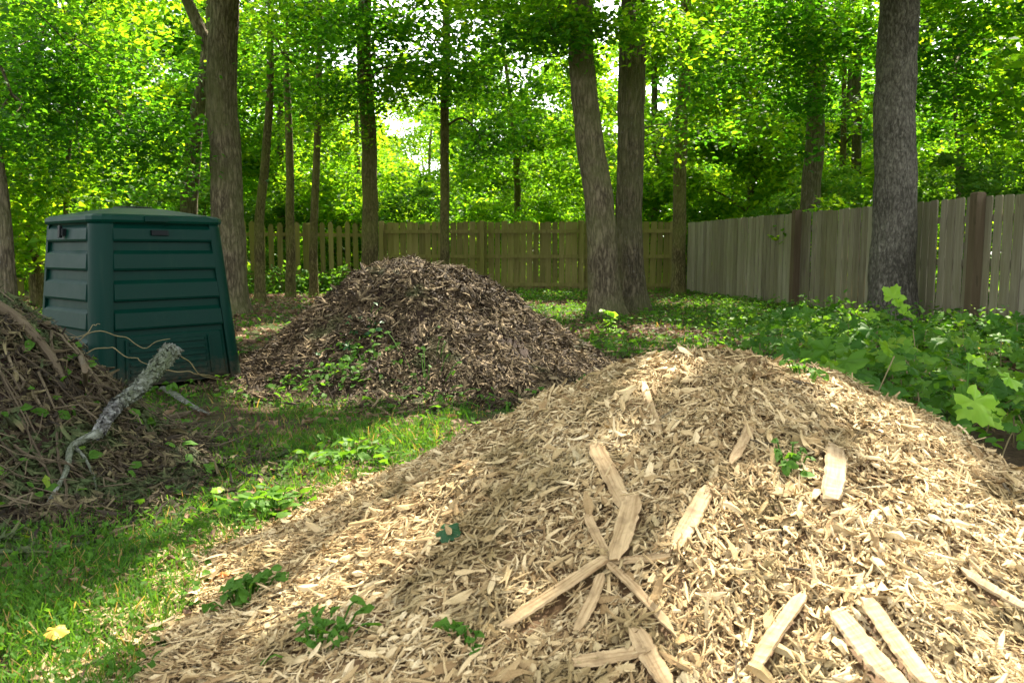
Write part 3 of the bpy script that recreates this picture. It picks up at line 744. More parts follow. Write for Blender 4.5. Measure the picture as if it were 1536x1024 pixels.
# slimmer trunks by the back fence
def slim(pxb, y, wpx, pts, label, mat=M_bark_thin, seed=1, name="tree", taper=.55):
    b = np.array([*at_depth(pxb, 400, y)[:2], 0.0]); r = wpx * y / F / 2
    yard_tree(label, b, [at_depth(a, c, y) for a, c in pts], list(np.linspace(r * 1.05, r * taper, len(pts) + 1)), mat, sides=20, step=.1, seed=seed, flare=.3, flen=.25, name=name)
slim(553, 17.5, 25, [(553, 300), (549, 150), (546, 0), (544, -200), (540, -500)], "medium mossy trunk rising behind the left shoulder of the compost heap", seed=21)
slim(667, 18.6, 14, [(667, 300), (667, 150), (670, 0), (672, -200), (672, -400)], "slender straight trunk in front of the back fence, above the compost heap", seed=22)
slim(1020, 18.8, 20, [(1021, 320), (1024, 180), (1028, 40), (1030, -100), (1034, -400)], "ivy-green slim trunk near the fence corner", seed=23)
slim(388, 16.2, 14, [(390, 340), (398, 240), (405, 130), (408, 0), (412, -200)], "leftmost of the slim trunks before the picket fence, right of the forked trunk", seed=24)
slim(436, 18.0, 13, [(435, 330), (434, 240), (430, 120), (428, -20), (425, -250)], "slim trunk midway along the visible pickets", seed=25)
slim(470, 18.3, 12, [(472, 330), (476, 200), (478, 60), (480, -100), (482, -300)], "slim trunk right of the one midway along the pickets", seed=26)
slim(100, 14.5, 9, [(100, 320), (101, 260), (104, 180), (110, 60), (114, -100)], "very thin dark sapling trunk above the bin lid's left end", M_bark_dark, seed=27)
slim(1218, 17.0, 30, [(1217, 300), (1221, 180), (1227, 40), (1230, -80), (1236, -400)], "dark trunk standing behind the side fence, left of the grey scaly trunk", M_bark_dark, seed=28)
slim(1283, 21.0, 15, [(1283, 300), (1284, 180), (1285, 40), (1288, -80), (1290, -300)], "thin dark trunk behind the side fence, just left of the grey scaly trunk", M_bark_dark, seed=29)
slim(1442, 17.0, 12, [(1440, 250), (1436, 150), (1438, 40), (1440, -80), (1450, -300)], "thin dark trunk in the leaves right of the grey scaly trunk", M_bark_dark, seed=30)

# ---- gaps cut in the canopy along the sun direction to place sun patches: (pixel x, pixel y, radius in metres)
SUN_CUTS = []
def sun_cut(px, py, r): SUN_CUTS.append((hit(px, py), r))
def sun_cut_line(a, b, r, n):
    for t in np.linspace(0, 1, n): sun_cut(a[0] + (b[0] - a[0]) * t, a[1] + (b[1] - a[1]) * t, r)
sun_cut_line((1310, 995), (1500, 900), .14, 5); sun_cut(1500, 1000, .34); sun_cut(1400, 950, .26); sun_cut(1520, 900, .2); sun_cut_line((1200, 1010), (1300, 900), .10, 4)
sun_cut_line((1280, 610), (1400, 690), .06, 4); sun_cut(1060, 800, .04); sun_cut(1180, 740, .03); sun_cut(1000, 560, .08)
sun_cut_line((695, 652), (440, 772), .11, 12); sun_cut_line((640, 635), (330, 765), .13, 9); sun_cut_line((310, 875), (50, 1010), .11, 9); sun_cut(480, 875, .07); sun_cut(560, 860, .05)
sun_cut_line((545, 405), (650, 398), .13, 3); sun_cut_line((830, 470), (885, 530), .14, 3); sun_cut(470, 450, .12)
for px, py, r in ((385, 442, .5), (430, 436, .6), (480, 432, .6), (850, 458, .8), (800, 447, .6), (560, 436, .6), (830, 470, .6), (960, 505, .35), (1010, 500, .3), (870, 505, .4), (930, 505, .28), (905, 520, .2), (985, 492, .3), (1060, 478, .3), (860, 480, .3), (1160, 470, .2), (355, 480, .25)): sun_cut(px, py, r)
rd = np.random.default_rng(404)
for k in range(95): sun_cut(rd.uniform(340, 1320), rd.uniform(440, 530), rd.uniform(.10, .36))
for k in range(22): sun_cut(rd.uniform(380, 900), rd.uniform(400, 560), rd.uniform(.05, .14))
for k in range(14): sun_cut(rd.uniform(150, 640), rd.uniform(640, 860), rd.uniform(.02, .05))
for k in range(10): sun_cut(rd.uniform(1080, 1530), rd.uniform(500, 600), rd.uniform(.05, .14))
for k in range(7): sun_cut(rd.uniform(1020, 1530), rd.uniform(580, 1000), rd.uniform(.0, .03))
for k in range(3): sun_cut(rd.uniform(560, 1000), rd.uniform(600, 1000), .0)
GC = np.array([g for g, _ in SUN_CUTS]); GR = np.array([r for _, r in SUN_CUTS])

# ---- overhead canopy of the yard trees, out of view, shaped to shade the yard
r_ = np.random.default_rng(77)
n = 125000
gxx = r_.uniform(-8, 6, n); gyy = np.where(r_.random(n) < .42, r_.uniform(-1.0, 6.0, n), r_.uniform(6.0, 18.0, n)); zz = r_.uniform(5.0, 12.5, n)
P = np.stack([gxx, gyy, 0 * zz], -1) + SUN[None] * (zz / SUN[2])[:, None]
keep = (P[:, 2] > 1.0 + .296 * P[:, 1] + .35)
keep &= (gyy < 8) | ((gxx > -5.5) & (gxx < 4.6))
keep &= (gyy < 6.0) | (fbm(P[:, 0] * .55, P[:, 1] * .55, P[:, 2] * .55, 5, 3) > -.12)
P = P[keep]
ok = np.ones(len(P), bool)
for g, r0 in zip(GC, GR):
    v = P - g; v = v - (v @ SUN)[:, None] * SUN[None]; ok &= np.linalg.norm(v, axis=1) > r0 + .10
P = P[ok]
sz = r_.uniform(.16, .32, len(P))
big = [(r, b_, t_) for r, b_, t_ in TREES]
D = np.stack([np.hypot(P[:, 0] - t_[0], P[:, 1] - t_[1]) * (1 if k in (0, 3, 4, 5) else 1.6) for k, (r, b_, t_) in enumerate(big)], 1)
own = D.argmin(1)
for k, (root, b_, t_) in enumerate(big):
    s = own == k
    if s.sum() < 30: continue
    m_ = s.sum()
    V, fs = inst(*LEAF4, frames(tilt(m_, .55, r=r_), r_.uniform(0, 6.28, m_)), P[s] - b_, sz[s])
    link("crown", mesh("crown", V, fs, M_leaf), root)

# ---- leafy sprays that hang into view, each on a branch of its own tree
def spray(k, px, py, y, rad, n, leaf, mat, seed):
    root, b_, t_ = TREES[k]; r = np.random.default_rng(seed)
    c = at_depth(px, py, y); m_ = MB()
    nc = max(3, int(6 * rad)); cc = c + r.normal(0, 1, (nc, 3)) * rad * np.array([.6, .6, .38])
    fork = c + (np.array([b_[0] + (t_[0] - b_[0]) * .8, b_[1], c[2] + 1.2]) - c) * .35
    start = b_ + (t_ - b_) * np.clip((c[2] + .6) / t_[2], .1, .95)
    m_.add(*tube(spline([start, (start + fork) / 2 + [0, 0, .25], fork], 12) - b_, np.linspace(.03, .016, 12), 7))
    for q in cc: m_.add(*tube(spline([fork, (fork + q) / 2 + r.normal(0, .08, 3), q], 9) - b_, np.linspace(.014, .004, 9), 5))
    link("limb", m_.me("limb", M_bark_dark, True), root)
    i = r.integers(0, nc, n); d = r.normal(0, 1, (n, 3)) * np.array([.5, .5, .22]) * rad * .75
    P = cc[i] + d; P[:, 2] -= .12 * (d[:, 0] ** 2 + d[:, 1] ** 2) / max(rad, .3)
    V, fs = inst(*LEAF8, frames(tilt(n, .5, r=r), r.uniform(0, 6.28, n)), P - b_, r.uniform(.7, 1.3, n) * leaf, .04, r)
    link("foliage", mesh("foliage", V, fs, mat), root)
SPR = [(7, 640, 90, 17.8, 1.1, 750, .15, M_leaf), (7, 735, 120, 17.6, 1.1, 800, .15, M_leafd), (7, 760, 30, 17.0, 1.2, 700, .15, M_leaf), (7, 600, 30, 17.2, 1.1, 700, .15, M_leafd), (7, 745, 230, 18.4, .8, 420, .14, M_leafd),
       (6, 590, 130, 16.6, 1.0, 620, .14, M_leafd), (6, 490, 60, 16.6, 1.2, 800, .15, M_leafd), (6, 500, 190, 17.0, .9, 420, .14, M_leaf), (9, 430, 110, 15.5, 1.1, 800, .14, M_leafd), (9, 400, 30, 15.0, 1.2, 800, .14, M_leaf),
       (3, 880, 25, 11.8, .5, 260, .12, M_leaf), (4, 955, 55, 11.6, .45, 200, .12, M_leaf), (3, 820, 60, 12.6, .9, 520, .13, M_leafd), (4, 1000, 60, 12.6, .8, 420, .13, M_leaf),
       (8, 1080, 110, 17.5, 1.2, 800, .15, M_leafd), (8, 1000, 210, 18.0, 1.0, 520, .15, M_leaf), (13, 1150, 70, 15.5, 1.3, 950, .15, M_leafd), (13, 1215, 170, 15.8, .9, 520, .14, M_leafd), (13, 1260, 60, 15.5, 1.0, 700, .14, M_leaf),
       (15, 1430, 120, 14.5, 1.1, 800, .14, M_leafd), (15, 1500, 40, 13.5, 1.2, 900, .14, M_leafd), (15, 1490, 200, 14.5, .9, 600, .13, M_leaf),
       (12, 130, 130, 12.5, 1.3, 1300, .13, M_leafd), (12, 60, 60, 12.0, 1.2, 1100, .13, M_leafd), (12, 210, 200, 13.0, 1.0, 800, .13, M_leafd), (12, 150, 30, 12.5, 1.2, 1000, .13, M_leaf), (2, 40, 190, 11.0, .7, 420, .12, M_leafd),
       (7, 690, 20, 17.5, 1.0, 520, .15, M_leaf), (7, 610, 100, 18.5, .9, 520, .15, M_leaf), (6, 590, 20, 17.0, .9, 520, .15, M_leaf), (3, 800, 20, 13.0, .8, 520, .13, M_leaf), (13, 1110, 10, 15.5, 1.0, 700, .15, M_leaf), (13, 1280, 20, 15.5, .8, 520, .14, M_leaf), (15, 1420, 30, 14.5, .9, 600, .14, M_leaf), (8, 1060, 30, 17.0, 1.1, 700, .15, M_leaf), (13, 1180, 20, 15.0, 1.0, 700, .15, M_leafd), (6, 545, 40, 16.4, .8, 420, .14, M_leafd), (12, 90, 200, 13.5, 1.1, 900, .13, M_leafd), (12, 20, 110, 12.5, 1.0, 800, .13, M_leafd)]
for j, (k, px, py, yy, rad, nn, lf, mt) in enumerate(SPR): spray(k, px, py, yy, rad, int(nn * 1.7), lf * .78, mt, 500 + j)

# ---- woodland trees beyond the fences
def crown_points(nl, seed, z0, z1, rad, nclump, cr):
    r = np.random.default_rng(seed)
    t = r.random(nclump); z = z0 + (z1 - z0) * t
    prof = np.sqrt(np.clip(1 - (2 * t - .9) ** 2 * .8, .15, 1))
    a = r.uniform(0, 6.28, nclump); q = np.sqrt(r.random(nclump)) * rad * prof
    cen = np.stack([q * np.cos(a), q * np.sin(a), z], -1); cs = r.uniform(.55, 1.25, nclump) * cr
    k = r.integers(0, nclump, nl)
    d = r.normal(0, 1, (nl, 3)); d /= np.linalg.norm(d, axis=1)[:, None]; d *= (r.random(nl) ** .5)[:, None]
    P = cen[k] + d * cs[k][:, None] * np.array([1.15, 1.15, .55])
    P[:, 2] -= .25 * (np.hypot(*(P[:, :2] - cen[k][:, :2]).T) / cs[k]) ** 2 * cs[k]
    return P, cen, r
def wood_proto(seed, z0, z1, rad, nl, leaf, tr, mat):
    nl = int(nl * 2.2); leaf *= .72; P, cen, r = crown_points(nl, seed, z0, z1, rad, 46, .95)
    yaw = r.uniform(0, 6.28, nl)
    V, fs = inst(*LEAF4, frames(tilt(nl, .75, r=r), yaw), P, np.clip(np.exp(r.normal(0, .33, nl)), .45, 2.0) * leaf)
    crown = mesh("crown", V, fs, mat)
    H = z1 * .92
    pts = np.array([[0, 0, -.1], [r.normal(0, .1), r.normal(0, .1), H * .35], [r.normal(0, .25), r.normal(0, .25), H * .7], [r.normal(0, .35), r.normal(0, .35), H]])
    tme, PP, rad_ = trunk_mesh(pts, [tr, tr * .8, tr * .5, tr * .15], M_bark_thin if seed % 2 else M_bark_dark, sides=12, step=.3, seed=seed)
    limbs = []
    for c_ in cen[r.permutation(len(cen))[:7]]:
        k = int(np.clip((c_[2] - .8) / H, .1, .9) * (len(PP) - 1)); a_ = PP[k]
        mid = (a_ + c_) / 2 + np.array([0, 0, .25])
        V, fs = tube(spline([a_, mid, c_], 8), np.linspace(tr * .28, .012, 8), 6)
        limbs.append(mesh("limb", V, fs, M_bark_thin, True))
    return crown, tme, limbs
PROTO = [wood_proto(101, 1.2, 9.5, 2.7, 9000, .20, .12, M_leaf), wood_proto(102, 1.6, 10.0, 2.9, 9500, .21, .14, M_leaf), wood_proto(103, .8, 8.0, 2.4, 8000, .18, .10, M_leaf),
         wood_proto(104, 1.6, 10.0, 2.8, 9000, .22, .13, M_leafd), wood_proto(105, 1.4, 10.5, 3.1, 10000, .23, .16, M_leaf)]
def wood_tree(kind, x, y, rot, sc_, label, group, name="woodland_tree"):
    crown, tme, limbs = PROTO[kind]
    root = thing(name, label, "tree", (x, y, 0), rot, group); root.scale = (sc_,) * 3
    link("trunk", tme, root); link("crown", crown, root)
    for l in limbs: link("limb", l, root)
r_ = np.random.default_rng(31)
def row(spots, label, group, kinds=(0, 1, 2, 3, 4), name="woodland_tree"):
    for x, y in spots:
        wood_tree(int(r_.choice(kinds)), x + r_.normal(0, .5), y + r_.normal(0, .5), r_.uniform(0, 6.28), r_.uniform(.85, 1.12), label, group, name)
row([(-16, 22), (-12.5, 23.5), (-9.5, 24.5), (-6.8, 25), (-4.2, 24), (.9, 26), (3.6, 24), (8.4, 28), (6.8, 24.5), (10, 25)], "leafy tree in the first row beyond the back fence, lit from behind", "trees just beyond the back fence")
row([(-21, 35), (-16, 34), (-11.5, 35.5), (-7.6, 34.5), (-3.9, 36), (-1.6, 33.5), (1.2, 36), (5, 34), (9.5, 35), (14, 34), (19, 33)], "leafy tree deeper in the wood behind the first row of trees", "trees deeper in the wood")
row([(-27, 46), (-20, 47), (-14, 46), (-8.5, 48), (-4.5, 47), (-.6, 50), (4.4, 47), (11, 46), (17, 46), (24, 45)], "pale green distant tree far behind the back fence", "distant trees of the wood")
row([(8.4, 20.5), (9.2, 15.2), (12.0, 19.5), (10.6, 11.0), (14.5, 14.5), (17.5, 20)], "dense green tree growing behind the side fence", "trees behind the side fence", (0, 1, 2, 4))
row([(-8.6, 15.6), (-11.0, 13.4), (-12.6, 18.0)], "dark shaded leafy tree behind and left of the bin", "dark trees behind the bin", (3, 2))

# ---- shrubs and undergrowth
def shrub_proto(seed, h, rad, nl, leaf, mat):
    P, cen, r = crown_points(nl, seed, .15, h, rad, 26, .42)
    V, fs = inst(*LEAF4, frames(tilt(nl, .55, r=r), r.uniform(0, 6.28, nl)), P, r.uniform(.7, 1.3, nl) * leaf)
    m_ = MB()
    for c_ in cen[:12]: m_.add(*tube(spline([[0, 0, -.05], c_ * np.array([.35, .35, .6]), c_], 7), np.linspace(.018, .005, 7), 5))
    return mesh("foliage", V, fs, mat), m_.me("stem", M_bark_dark, True)
SHR = [shrub_proto(201, 2.3, 1.1, 4200, .11, M_vine), shrub_proto(202, 1.7, 1.2, 3800, .10, M_leaf), shrub_proto(203, 2.8, 1.3, 5000, .11, M_vine)]
def shrubs(spots, label, group):
    for x, y in spots:
        f_, s_ = SHR[int(r_.integers(0, 3))]
        root = thing("shrub", label, "shrub", (x + r_.normal(0, .2), y + r_.normal(0, .2), 0), r_.uniform(0, 6.28), group); root.scale = (r_.uniform(.8, 1.2),) * 3
        link("foliage", f_, root); link("stem", s_, root)
shrubs([(-13, 20.8), (-10.3, 21.8), (-8.0, 22.0), (-6, 22.2), (-4.3, 22.4), (-2.6, 22.6), (-.8, 22.4), (1.1, 22.6), (3, 22.4), (4.8, 22.6)], "bushy green shrub just beyond the back fences", "shrubs beyond the back fences")
shrubs([(6.3, 20.5), (6.6, 18), (6.9, 15.5), (7.2, 13.2), (7.4, 11.2), (7.9, 9.2)], "bushy green shrub rising behind the side fence", "shrubs behind the side fence")

# far wood that reads as one mass
n = 42000
a = r_.uniform(R(35), R(145), n); q = r_.uniform(52, 72, n)
x, y = q * np.cos(a), q * np.sin(a)
top = 9 + 5 * fbm(x * .12, y * .12, 0, 77, 3) - 4.5 * np.exp(-((x + 5.5) / 3.5) ** 2)
z = r_.random(n) ** .8 * top
V, fs = inst(*LEAF4, frames(tilt(n, .6, r=r_), r_.uniform(0, 6.28, n)), np.stack([x, y, z], -1), r_.uniform(.6, 1.2, n))
link("far_wood", mesh("far_wood", V, fs, M_leaf), None, kind="stuff", label="far wood beyond the fences reading as one green mass")

# ------------------------------------------------------------------ low plants
def clear(x, y, m=1.0):
    k = np.ones(len(x), bool)
    for f in HEAPS: k &= f(x, y)[1] > m
    d = np.hypot(x + 2.84, y - 6.43) > .62
    return k & d
def scatter(n, x0, x1, y0, y1, dens, seed, m=1.0):
    r = np.random.default_rng(seed); x = r.uniform(x0, x1, n); y = r.uniform(y0, y1, n)
    k = clear(x, y, m) & (r.random(n) < dens(x, y)); return x[k], y[k], r
def visible(x, y, marg=.15): return (np.abs(x) < (.615 + marg * .5) * y + marg * 2)
def side_x(y): return CORNER[0] + (CORNER[1] - y) / (CORNER[1] - RIGHT0[1]) * (RIGHT0[0] - CORNER[0])
# near lawn at the left
dn = lambda x, y: np.where(visible(x, y), np.clip(.80 + 1.0 * fbm(x * 1.6, y * 1.6, 0, 91, 3) - .75 * np.clip((y - 3.9) / 1.0, 0, 1) + .35 * fbm(x * 5, y * 5, 0, 191, 2), .03, 1), 0)
x, y, r = scatter(190000, -3.3, .6, 1.2, 6.0, dn, 92, .985)
n = len(x); h = r.uniform(.025, .07, n) * (1 + .5 * fbm(x * 2, y * 2, 0, 93))
V, fs = inst(*BLADE, frames(tilt(n, .35, r=r), r.uniform(0, 6.28, n)), np.stack([x, y, gz(x, y)], -1), np.stack([r.uniform(.0024, .0048, n), h * 1.1, h], -1), .02, r)
me1 = (V, fs)
x, y, r = scatter(24000, -3.3, .6, 1.2, 6.0, dn, 94, .96)
n = len(x)
V2, fs2 = inst(*LEAF8, frames(tilt(n, .45, r=r), r.uniform(0, 6.28, n)), np.stack([x, y, gz(x, y) + r.uniform(.01, .05, n)], -1), r.uniform(.014, .036, n), .05, r)
link("lawn_grass", mesh("lawn_grass", *me1, M_grass), None, kind="stuff", label="short weedy grass at the left foreground")
link("clover", mesh("clover", V2, fs2, M_weed), None, kind="stuff", label="small-leaved clover and weeds in the left lawn")
# grass of the middle ground and behind the fence
dn = lambda x, y: np.where(visible(x, y) & (x < side_x(y) - .1), np.clip(.45 + 1.5 * fbm(x * .7, y * .7, 0, 95, 3) - .18 * (y < 6) + .25 * (y > 8), .05, 1) * np.where((x < -2.2) & (y > 8), .35, 1), 0)
x, y, r = scatter(60000, -9, 6.5, 4.5, 20.3, dn, 96, 1.02)
n = len(x); h = r.uniform(.03, .085, n)
V, fs = inst(*BLADE, frames(tilt(n, .4, r=r), r.uniform(0, 6.28, n)), np.stack([x, y, gz(x, y)], -1), np.stack([r.uniform(.006, .014, n), h * 1.2, h], -1), .02, r)
link("yard_grass", mesh("yard_grass", V, fs, M_grass), None, kind="stuff", label="patchy grass of the yard around the tree trunks")
x, y, r = scatter(26000, -9, 6.5, 4.5, 20.3, dn, 97, 1.0)
n = len(x)
V, fs = inst(*LEAF8, frames(tilt(n, .4, r=r), r.uniform(0, 6.28, n)), np.stack([x, y, gz(x, y) + r.uniform(.02, .10, n)], -1), r.uniform(.04, .09, n), .05, r)
link("ground_weeds", mesh("ground_weeds", V, fs, M_weed), None, kind="stuff", label="low leafy weeds spread through the yard grass")
x, y, r = scatter(60000, -22, 16, 20.9, 40, lambda x, y: np.where(visible(x, y), 1, 0), 98)
n = len(x); h = r.uniform(.15, .55, n)
V, fs = inst(*BLADE, frames(tilt(n, .35, r=r), r.uniform(0, 6.28, n)), np.stack([x, y, gz(x, y)], -1), np.stack([r.uniform(.03, .06, n), h * .9, h], -1), .03, r)
link("undergrowth", mesh("undergrowth", V, fs, M_leaf), None, kind="stuff", label="bright undergrowth beyond the picket fence")
# weeds along the foot of the picket fence
def fern_mass(n, seed):
    r = np.random.default_rng(seed); t = r.random(n); P2 = LEFTE[None] + (BACKL - LEFTE)[None] * t[:, None]
    x = P2[:, 0] + r.normal(0, .5, n); y = P2[:, 1] - np.abs(r.normal(.2, .45, n)); k = fbm(x * 1.1, y * 1.1, 0, seed) > -.06
    x, y = x[k], y[k]; m = len(x)
    V, fs = inst(*LEAF8, frames(tilt(m, .5, r=r), r.uniform(0, 6.28, m)), np.stack([x, y, r.random(m) ** 1.4 * .55 * (1 + fbm(x, y, 0, 4))], -1), r.uniform(.06, .14, m), .05, r)
    return mesh("fence_weeds", V, fs, M_weed)
link("fence_weeds", fern_mass(7000, 120), None, kind="stuff", label="leafy weeds along the foot of the picket fence")
# dead leaves on the ground
dn = lambda x, y: np.where(visible(x, y) & (x < side_x(y) - .05), np.clip(.35 - 1.4 * fbm(x * .7, y * .7, 0, 95, 3), .08, 1), 0)
x, y, r = scatter(52000, -10, 6.5, 1.5, 20.4, dn, 99, .93)
n = len(x)
V, fs = inst(*LEAF8, frames(tilt(n, .35, r=r), r.uniform(0, 6.28, n)), np.stack([x, y, gz(x, y) + .012 + r.uniform(0, .012, n)], -1), r.uniform(.035, .085, n) * np.clip(.5 + y * .08, .55, 1.2), .09, r)
link("leaf_litter", mesh("leaf_litter", V, fs, M_litter), None, kind="stuff", label="brown dead leaves strewn over the soil of the yard")

# ---- broad-leaved vines at the right
LOB = [lobed(36, 5, .06, .34, .25, s) for s in (1, 2, 3)]
def vine_patch():
    r = np.random.default_rng(131); Vs = MB(); St = MB()
    n = 4000
    x = r.uniform(1.2, 6.6, n); y = r.uniform(2.3, 10.6, n)
    # keep to the bed between the chip pile and the side fence
    edge = 2.05 + (6.4 - y) * -.16
    k = (x < side_x(y) - .12) & (x > 1.9 + .27 * np.clip(y - 6.8, 0, 9) - .35 * (y < 5)) & (chip_h(x, y)[1] > .98)
    k &= fbm(x * 1.2, y * 1.2, 0, 132, 3) > -.22 + .12 * (y > 8.6)
    k &= ~((np.hypot(x - 2.15, y - 3.8) < .24))
    x, y = x[k], y[k]; n = len(x)
    hgt = np.where(y < 3.9, .55, 1) * (.08 + .30 * r.random(n) ** .8) * (1 + .8 * fbm(x * .9, y * .9, 0, 133)) * np.where(y > 8, .6, 1)
    for s in range(3):
        m = np.arange(n) % 3 == s; q = m.sum()
        nr = tilt(q, .45, np.array([0, -.25, 1.0]), r)
        V, fs = inst(*LOB[s], frames(nr, r.uniform(0, 6.28, q)), np.stack([x[m], y[m], gz(x[m], y[m]) + hgt[m]], -1), r.uniform(.08, .18, q) * np.where(r.random(q) < .1, 1.35, 1), .015, r)
        Vs.add(V, fs)
    for i in range(0, n, 5):
        a = np.array([x[i] + r.normal(0, .08), y[i] + r.normal(0, .08), 0.0]); b_ = np.array([x[i], y[i], gz(x[i], y[i]) + hgt[i]])
        St.add(*tube(spline([a, (a + b_) / 2 + r.normal(0, .03, 3), b_], 5), np.linspace(.005, .003, 5), 4))
    q = 9000; x = r.uniform(1.4, 6.6, q); y = r.uniform(3.6, 11.5, q)     # small feathery weeds among the vines
    k = (x < side_x(y) - .1) & (x > 1.8 + .2 * np.clip(y - 6.8, 0, 9)) & (chip_h(x, y)[1] > 1.0) & (fbm(x * 1.7, y * 1.7, 0, 137, 3) > -.02)
    x, y = x[k], y[k]; q = len(x)
    V, fs = inst(*LEAF8, frames(tilt(q, .55, r=r), r.uniform(0, 6.28, q)), np.stack([x, y, gz(x, y) + .05 + .42 * r.random(q) * (1 + .8 * fbm(x * 2, y * 2, 0, 138)) * np.where(y > 8, .7, 1)], -1), r.uniform(.03, .085, q), .05, r)
    Vs.add(V, fs)
    root = thing("vine_bed", "bed of green lobed vine leaves between the chip pile and side fence", "vines", (4, 7, 0))
    link("vine_leaves", local(Vs.me("vine_leaves", M_vine, True), root), root, kind="stuff")
    link("vine_stems", local(St.me("vine_stems", M_vinestem, True), root), root, kind="stuff")
vine_patch()
def plant(name, label, cat, pos, leaves, mat, lobe=True, stem=True, seed=1, smat=None, group=None):
    """leaves: list of (dx, dy, dz, size, yaw deg, tilt vector)"""
    pos = np.asarray(pos, float); root = thing(name, label, cat, pos, 0, group)
    r = np.random.default_rng(seed)
    for dx, dy, dz, s, yw, tv_ in leaves:
        tv, tf = LOB[int(r.integers(0, 3))] if lobe else LEAF8
        V, fs = inst(tv, tf, frames(np.array([tv_], float), np.array([R(yw)])), np.array([[dx, dy, dz]]), np.array([s]), .012, r)
        link("leaf", mesh("leaf", V, fs, mat, True), root)
    if stem:
        m_ = MB()
        for dx, dy, dz, s, yw, tv_ in leaves: m_.add(*tube(spline([[0, 0, -.02], [dx * .4, dy * .4, dz * .6], [dx, dy, dz]], 6), np.linspace(.006, .003, 6), 5))
        link("stem", m_.me("stem", smat or M_weed, True), root)
    return root
pb = at_depth(1450, 612, 3.95)
plant("squash_plant", "large bright yellow-green lobed leaf at the right edge of the chip pile", "plant", (pb[0], pb[1], .05),
      [(-.04, -.02, pb[2] + .06, .25, 170, (-.1, -.9, .6)), (.09, .02, pb[2] + .0, .20, 150, (.35, -.8, .6)), (.03, .06, pb[2] + .17, .12, 60, (.1, -.5, .8)), (.2, .1, pb[2] + .10, .16, 100, (.3, -.5, .8))], M_bright, seed=4)
pb = at_depth(1335, 500, 9.0)
plant("tall_vine_shoot", "upright bright green shoot rising in front of the grey trunk", "plant", (pb[0], pb[1], 0), [(-.02, 0, .42, .30, 10, (0, -1, .35)), (.06, .02, .38, .22, 60, (.2, -1, .5)), (-.1, .0, .30, .2, -70, (-.2, -1, .6)), (.16, 0, .33, .16, 90, (.3, -.6, .8))], M_bright, seed=6)
pb = ground(1217, 540)
plant("leafy_weed", "yellow-green broad weed at the left end of the vine bed", "weed", (pb[0], pb[1], 0), [(.03, 0, .28, .17, 30, (.2, -.7, .8)), (-.08, 0, .24, .15, -60, (-.2, -.6, .8)), (.1, -.05, .17, .14, 110, (.4, -.5, .8)), (-.03, -.06, .15, .13, 200, (-.1, -.6, .7))], M_bright, seed=8)
def weed_clump(label, px, py, n, spread, size, seed, mat=M_weed, high=.08, name="weed_clump", lobe=False):
    c = hit(px, py); r = np.random.default_rng(seed)
    root = thing(name, label, "weed", c)
    x = c[0] + r.normal(0, spread, n); y = c[1] + r.normal(0, spread, n)
    P = np.stack([x, y, surf(x, y) + .012 + r.random(n) * high], -1) - c
    nr = surf_n(x, y) + r.normal(0, .35, (n, 3)); M = frames(nr, r.uniform(0, 6.28, n)); size_ = r.uniform(.7, 1.4, n) * size
    forms = []
    for k in range(4):
        V, fs = inst(*LEAF8, np.eye(3)[None], np.zeros((1, 3)), np.ones(1), .06, r); forms.append(mesh("leaf", V, fs, mat, True))
    order = np.argsort(-size_)
    for k in order[:100]:
        o = link("leaf", forms[int(k) % 4], root); X = Matrix(M[k].tolist()).to_4x4(); X = X @ Matrix.Scale(size_[k], 4); X.translation = Vector(P[k]); o.matrix_local = X
    if n > 100:
        q = order[100:]; V, fs = inst(*LEAF8, M[q], P[q], size_[q], .06, r); link("leaf_cluster", mesh("leaf_cluster", V, fs, mat), root, kind="stuff")
    m_ = MB()
    for k in range(min(n, 30)): m_.add(*tube(spline([[P[k, 0] * .5, P[k, 1] * .5, surf(c[0] + P[k, 0] * .5, c[1] + P[k, 1] * .5) - c[2] - .01], P[k] * .8 + [0, 0, .01], P[k]], 5), .0025, 4))
    link("stem", m_.me("stem", M_weed), root)
weed_clump("patch of green weeds low on the front of the brown compost heap", 525, 555, 150, .16, .055, 301, M_weed, high=.05)
weed_clump("pale green weeds at the left foot of the compost heap", 432, 575, 50, .10, .05, 302, M_weed, .04)
weed_clump("small weeds climbing the middle of the compost heap", 540, 500, 26, .09, .05, 303, M_dark)
weed_clump("sparse weeds at the right foot of the compost heap", 640, 592, 50, .22, .045, 304, M_weed)
weed_clump("dark green weed on the chips' left skirt in the foreground", 368, 902, 34, .045, .05, 305, M_weed, .05)
weed_clump("green weeds among chips at the bottom left of the pile", 478, 968, 30, .05, .035, 306, M_weed, .04)
weed_clump("tiny green weed near the bottom centre of the chip pile", 700, 975, 9, .022, .04, 307, M_weed, .03)
weed_clump("yellowish green weeds between lawn and chip pile, in sun", 395, 775, 90, .10, .05, 308, M_vine, .07)
weed_clump("green weeds sprouting at the upper edge of the chips' left skirt", 520, 690, 90, .13, .05, 309, M_vine, .08)
weed_clump("green sprigs on the shaded crest of the chip pile", 1205, 565, 16, .05, .04, 310, M_weed, .03)
weed_clump("faint green tuft in a hollow of the sunlit chips", 1185, 700, 16, .035, .032, 311, M_weed, .015)
weed_clump("slim sprout standing before the left twin trunk", 915, 500, 26, .05, .10, 312, M_bright, .28)
def flat_leaf(label, px, py, size, yaw, mat, seed, name="fallen_leaf", lift=.02):
    c = hit(px, py); n_ = surf_n(c[None, 0], c[None, 1])[0]
    V, fs = inst(*lobed(30, 5, .05, .22, .35, seed), frames(np.array([n_ + [0, -.15, 0]]), np.array([R(yaw)])), np.array([[0, 0, 0.]]), np.array([size]))
    V[:, :3] -= V.mean(0)
    thing(name, label, "leaf", c + n_ * lift, 0, None, mesh(name, V, fs, mat, True))
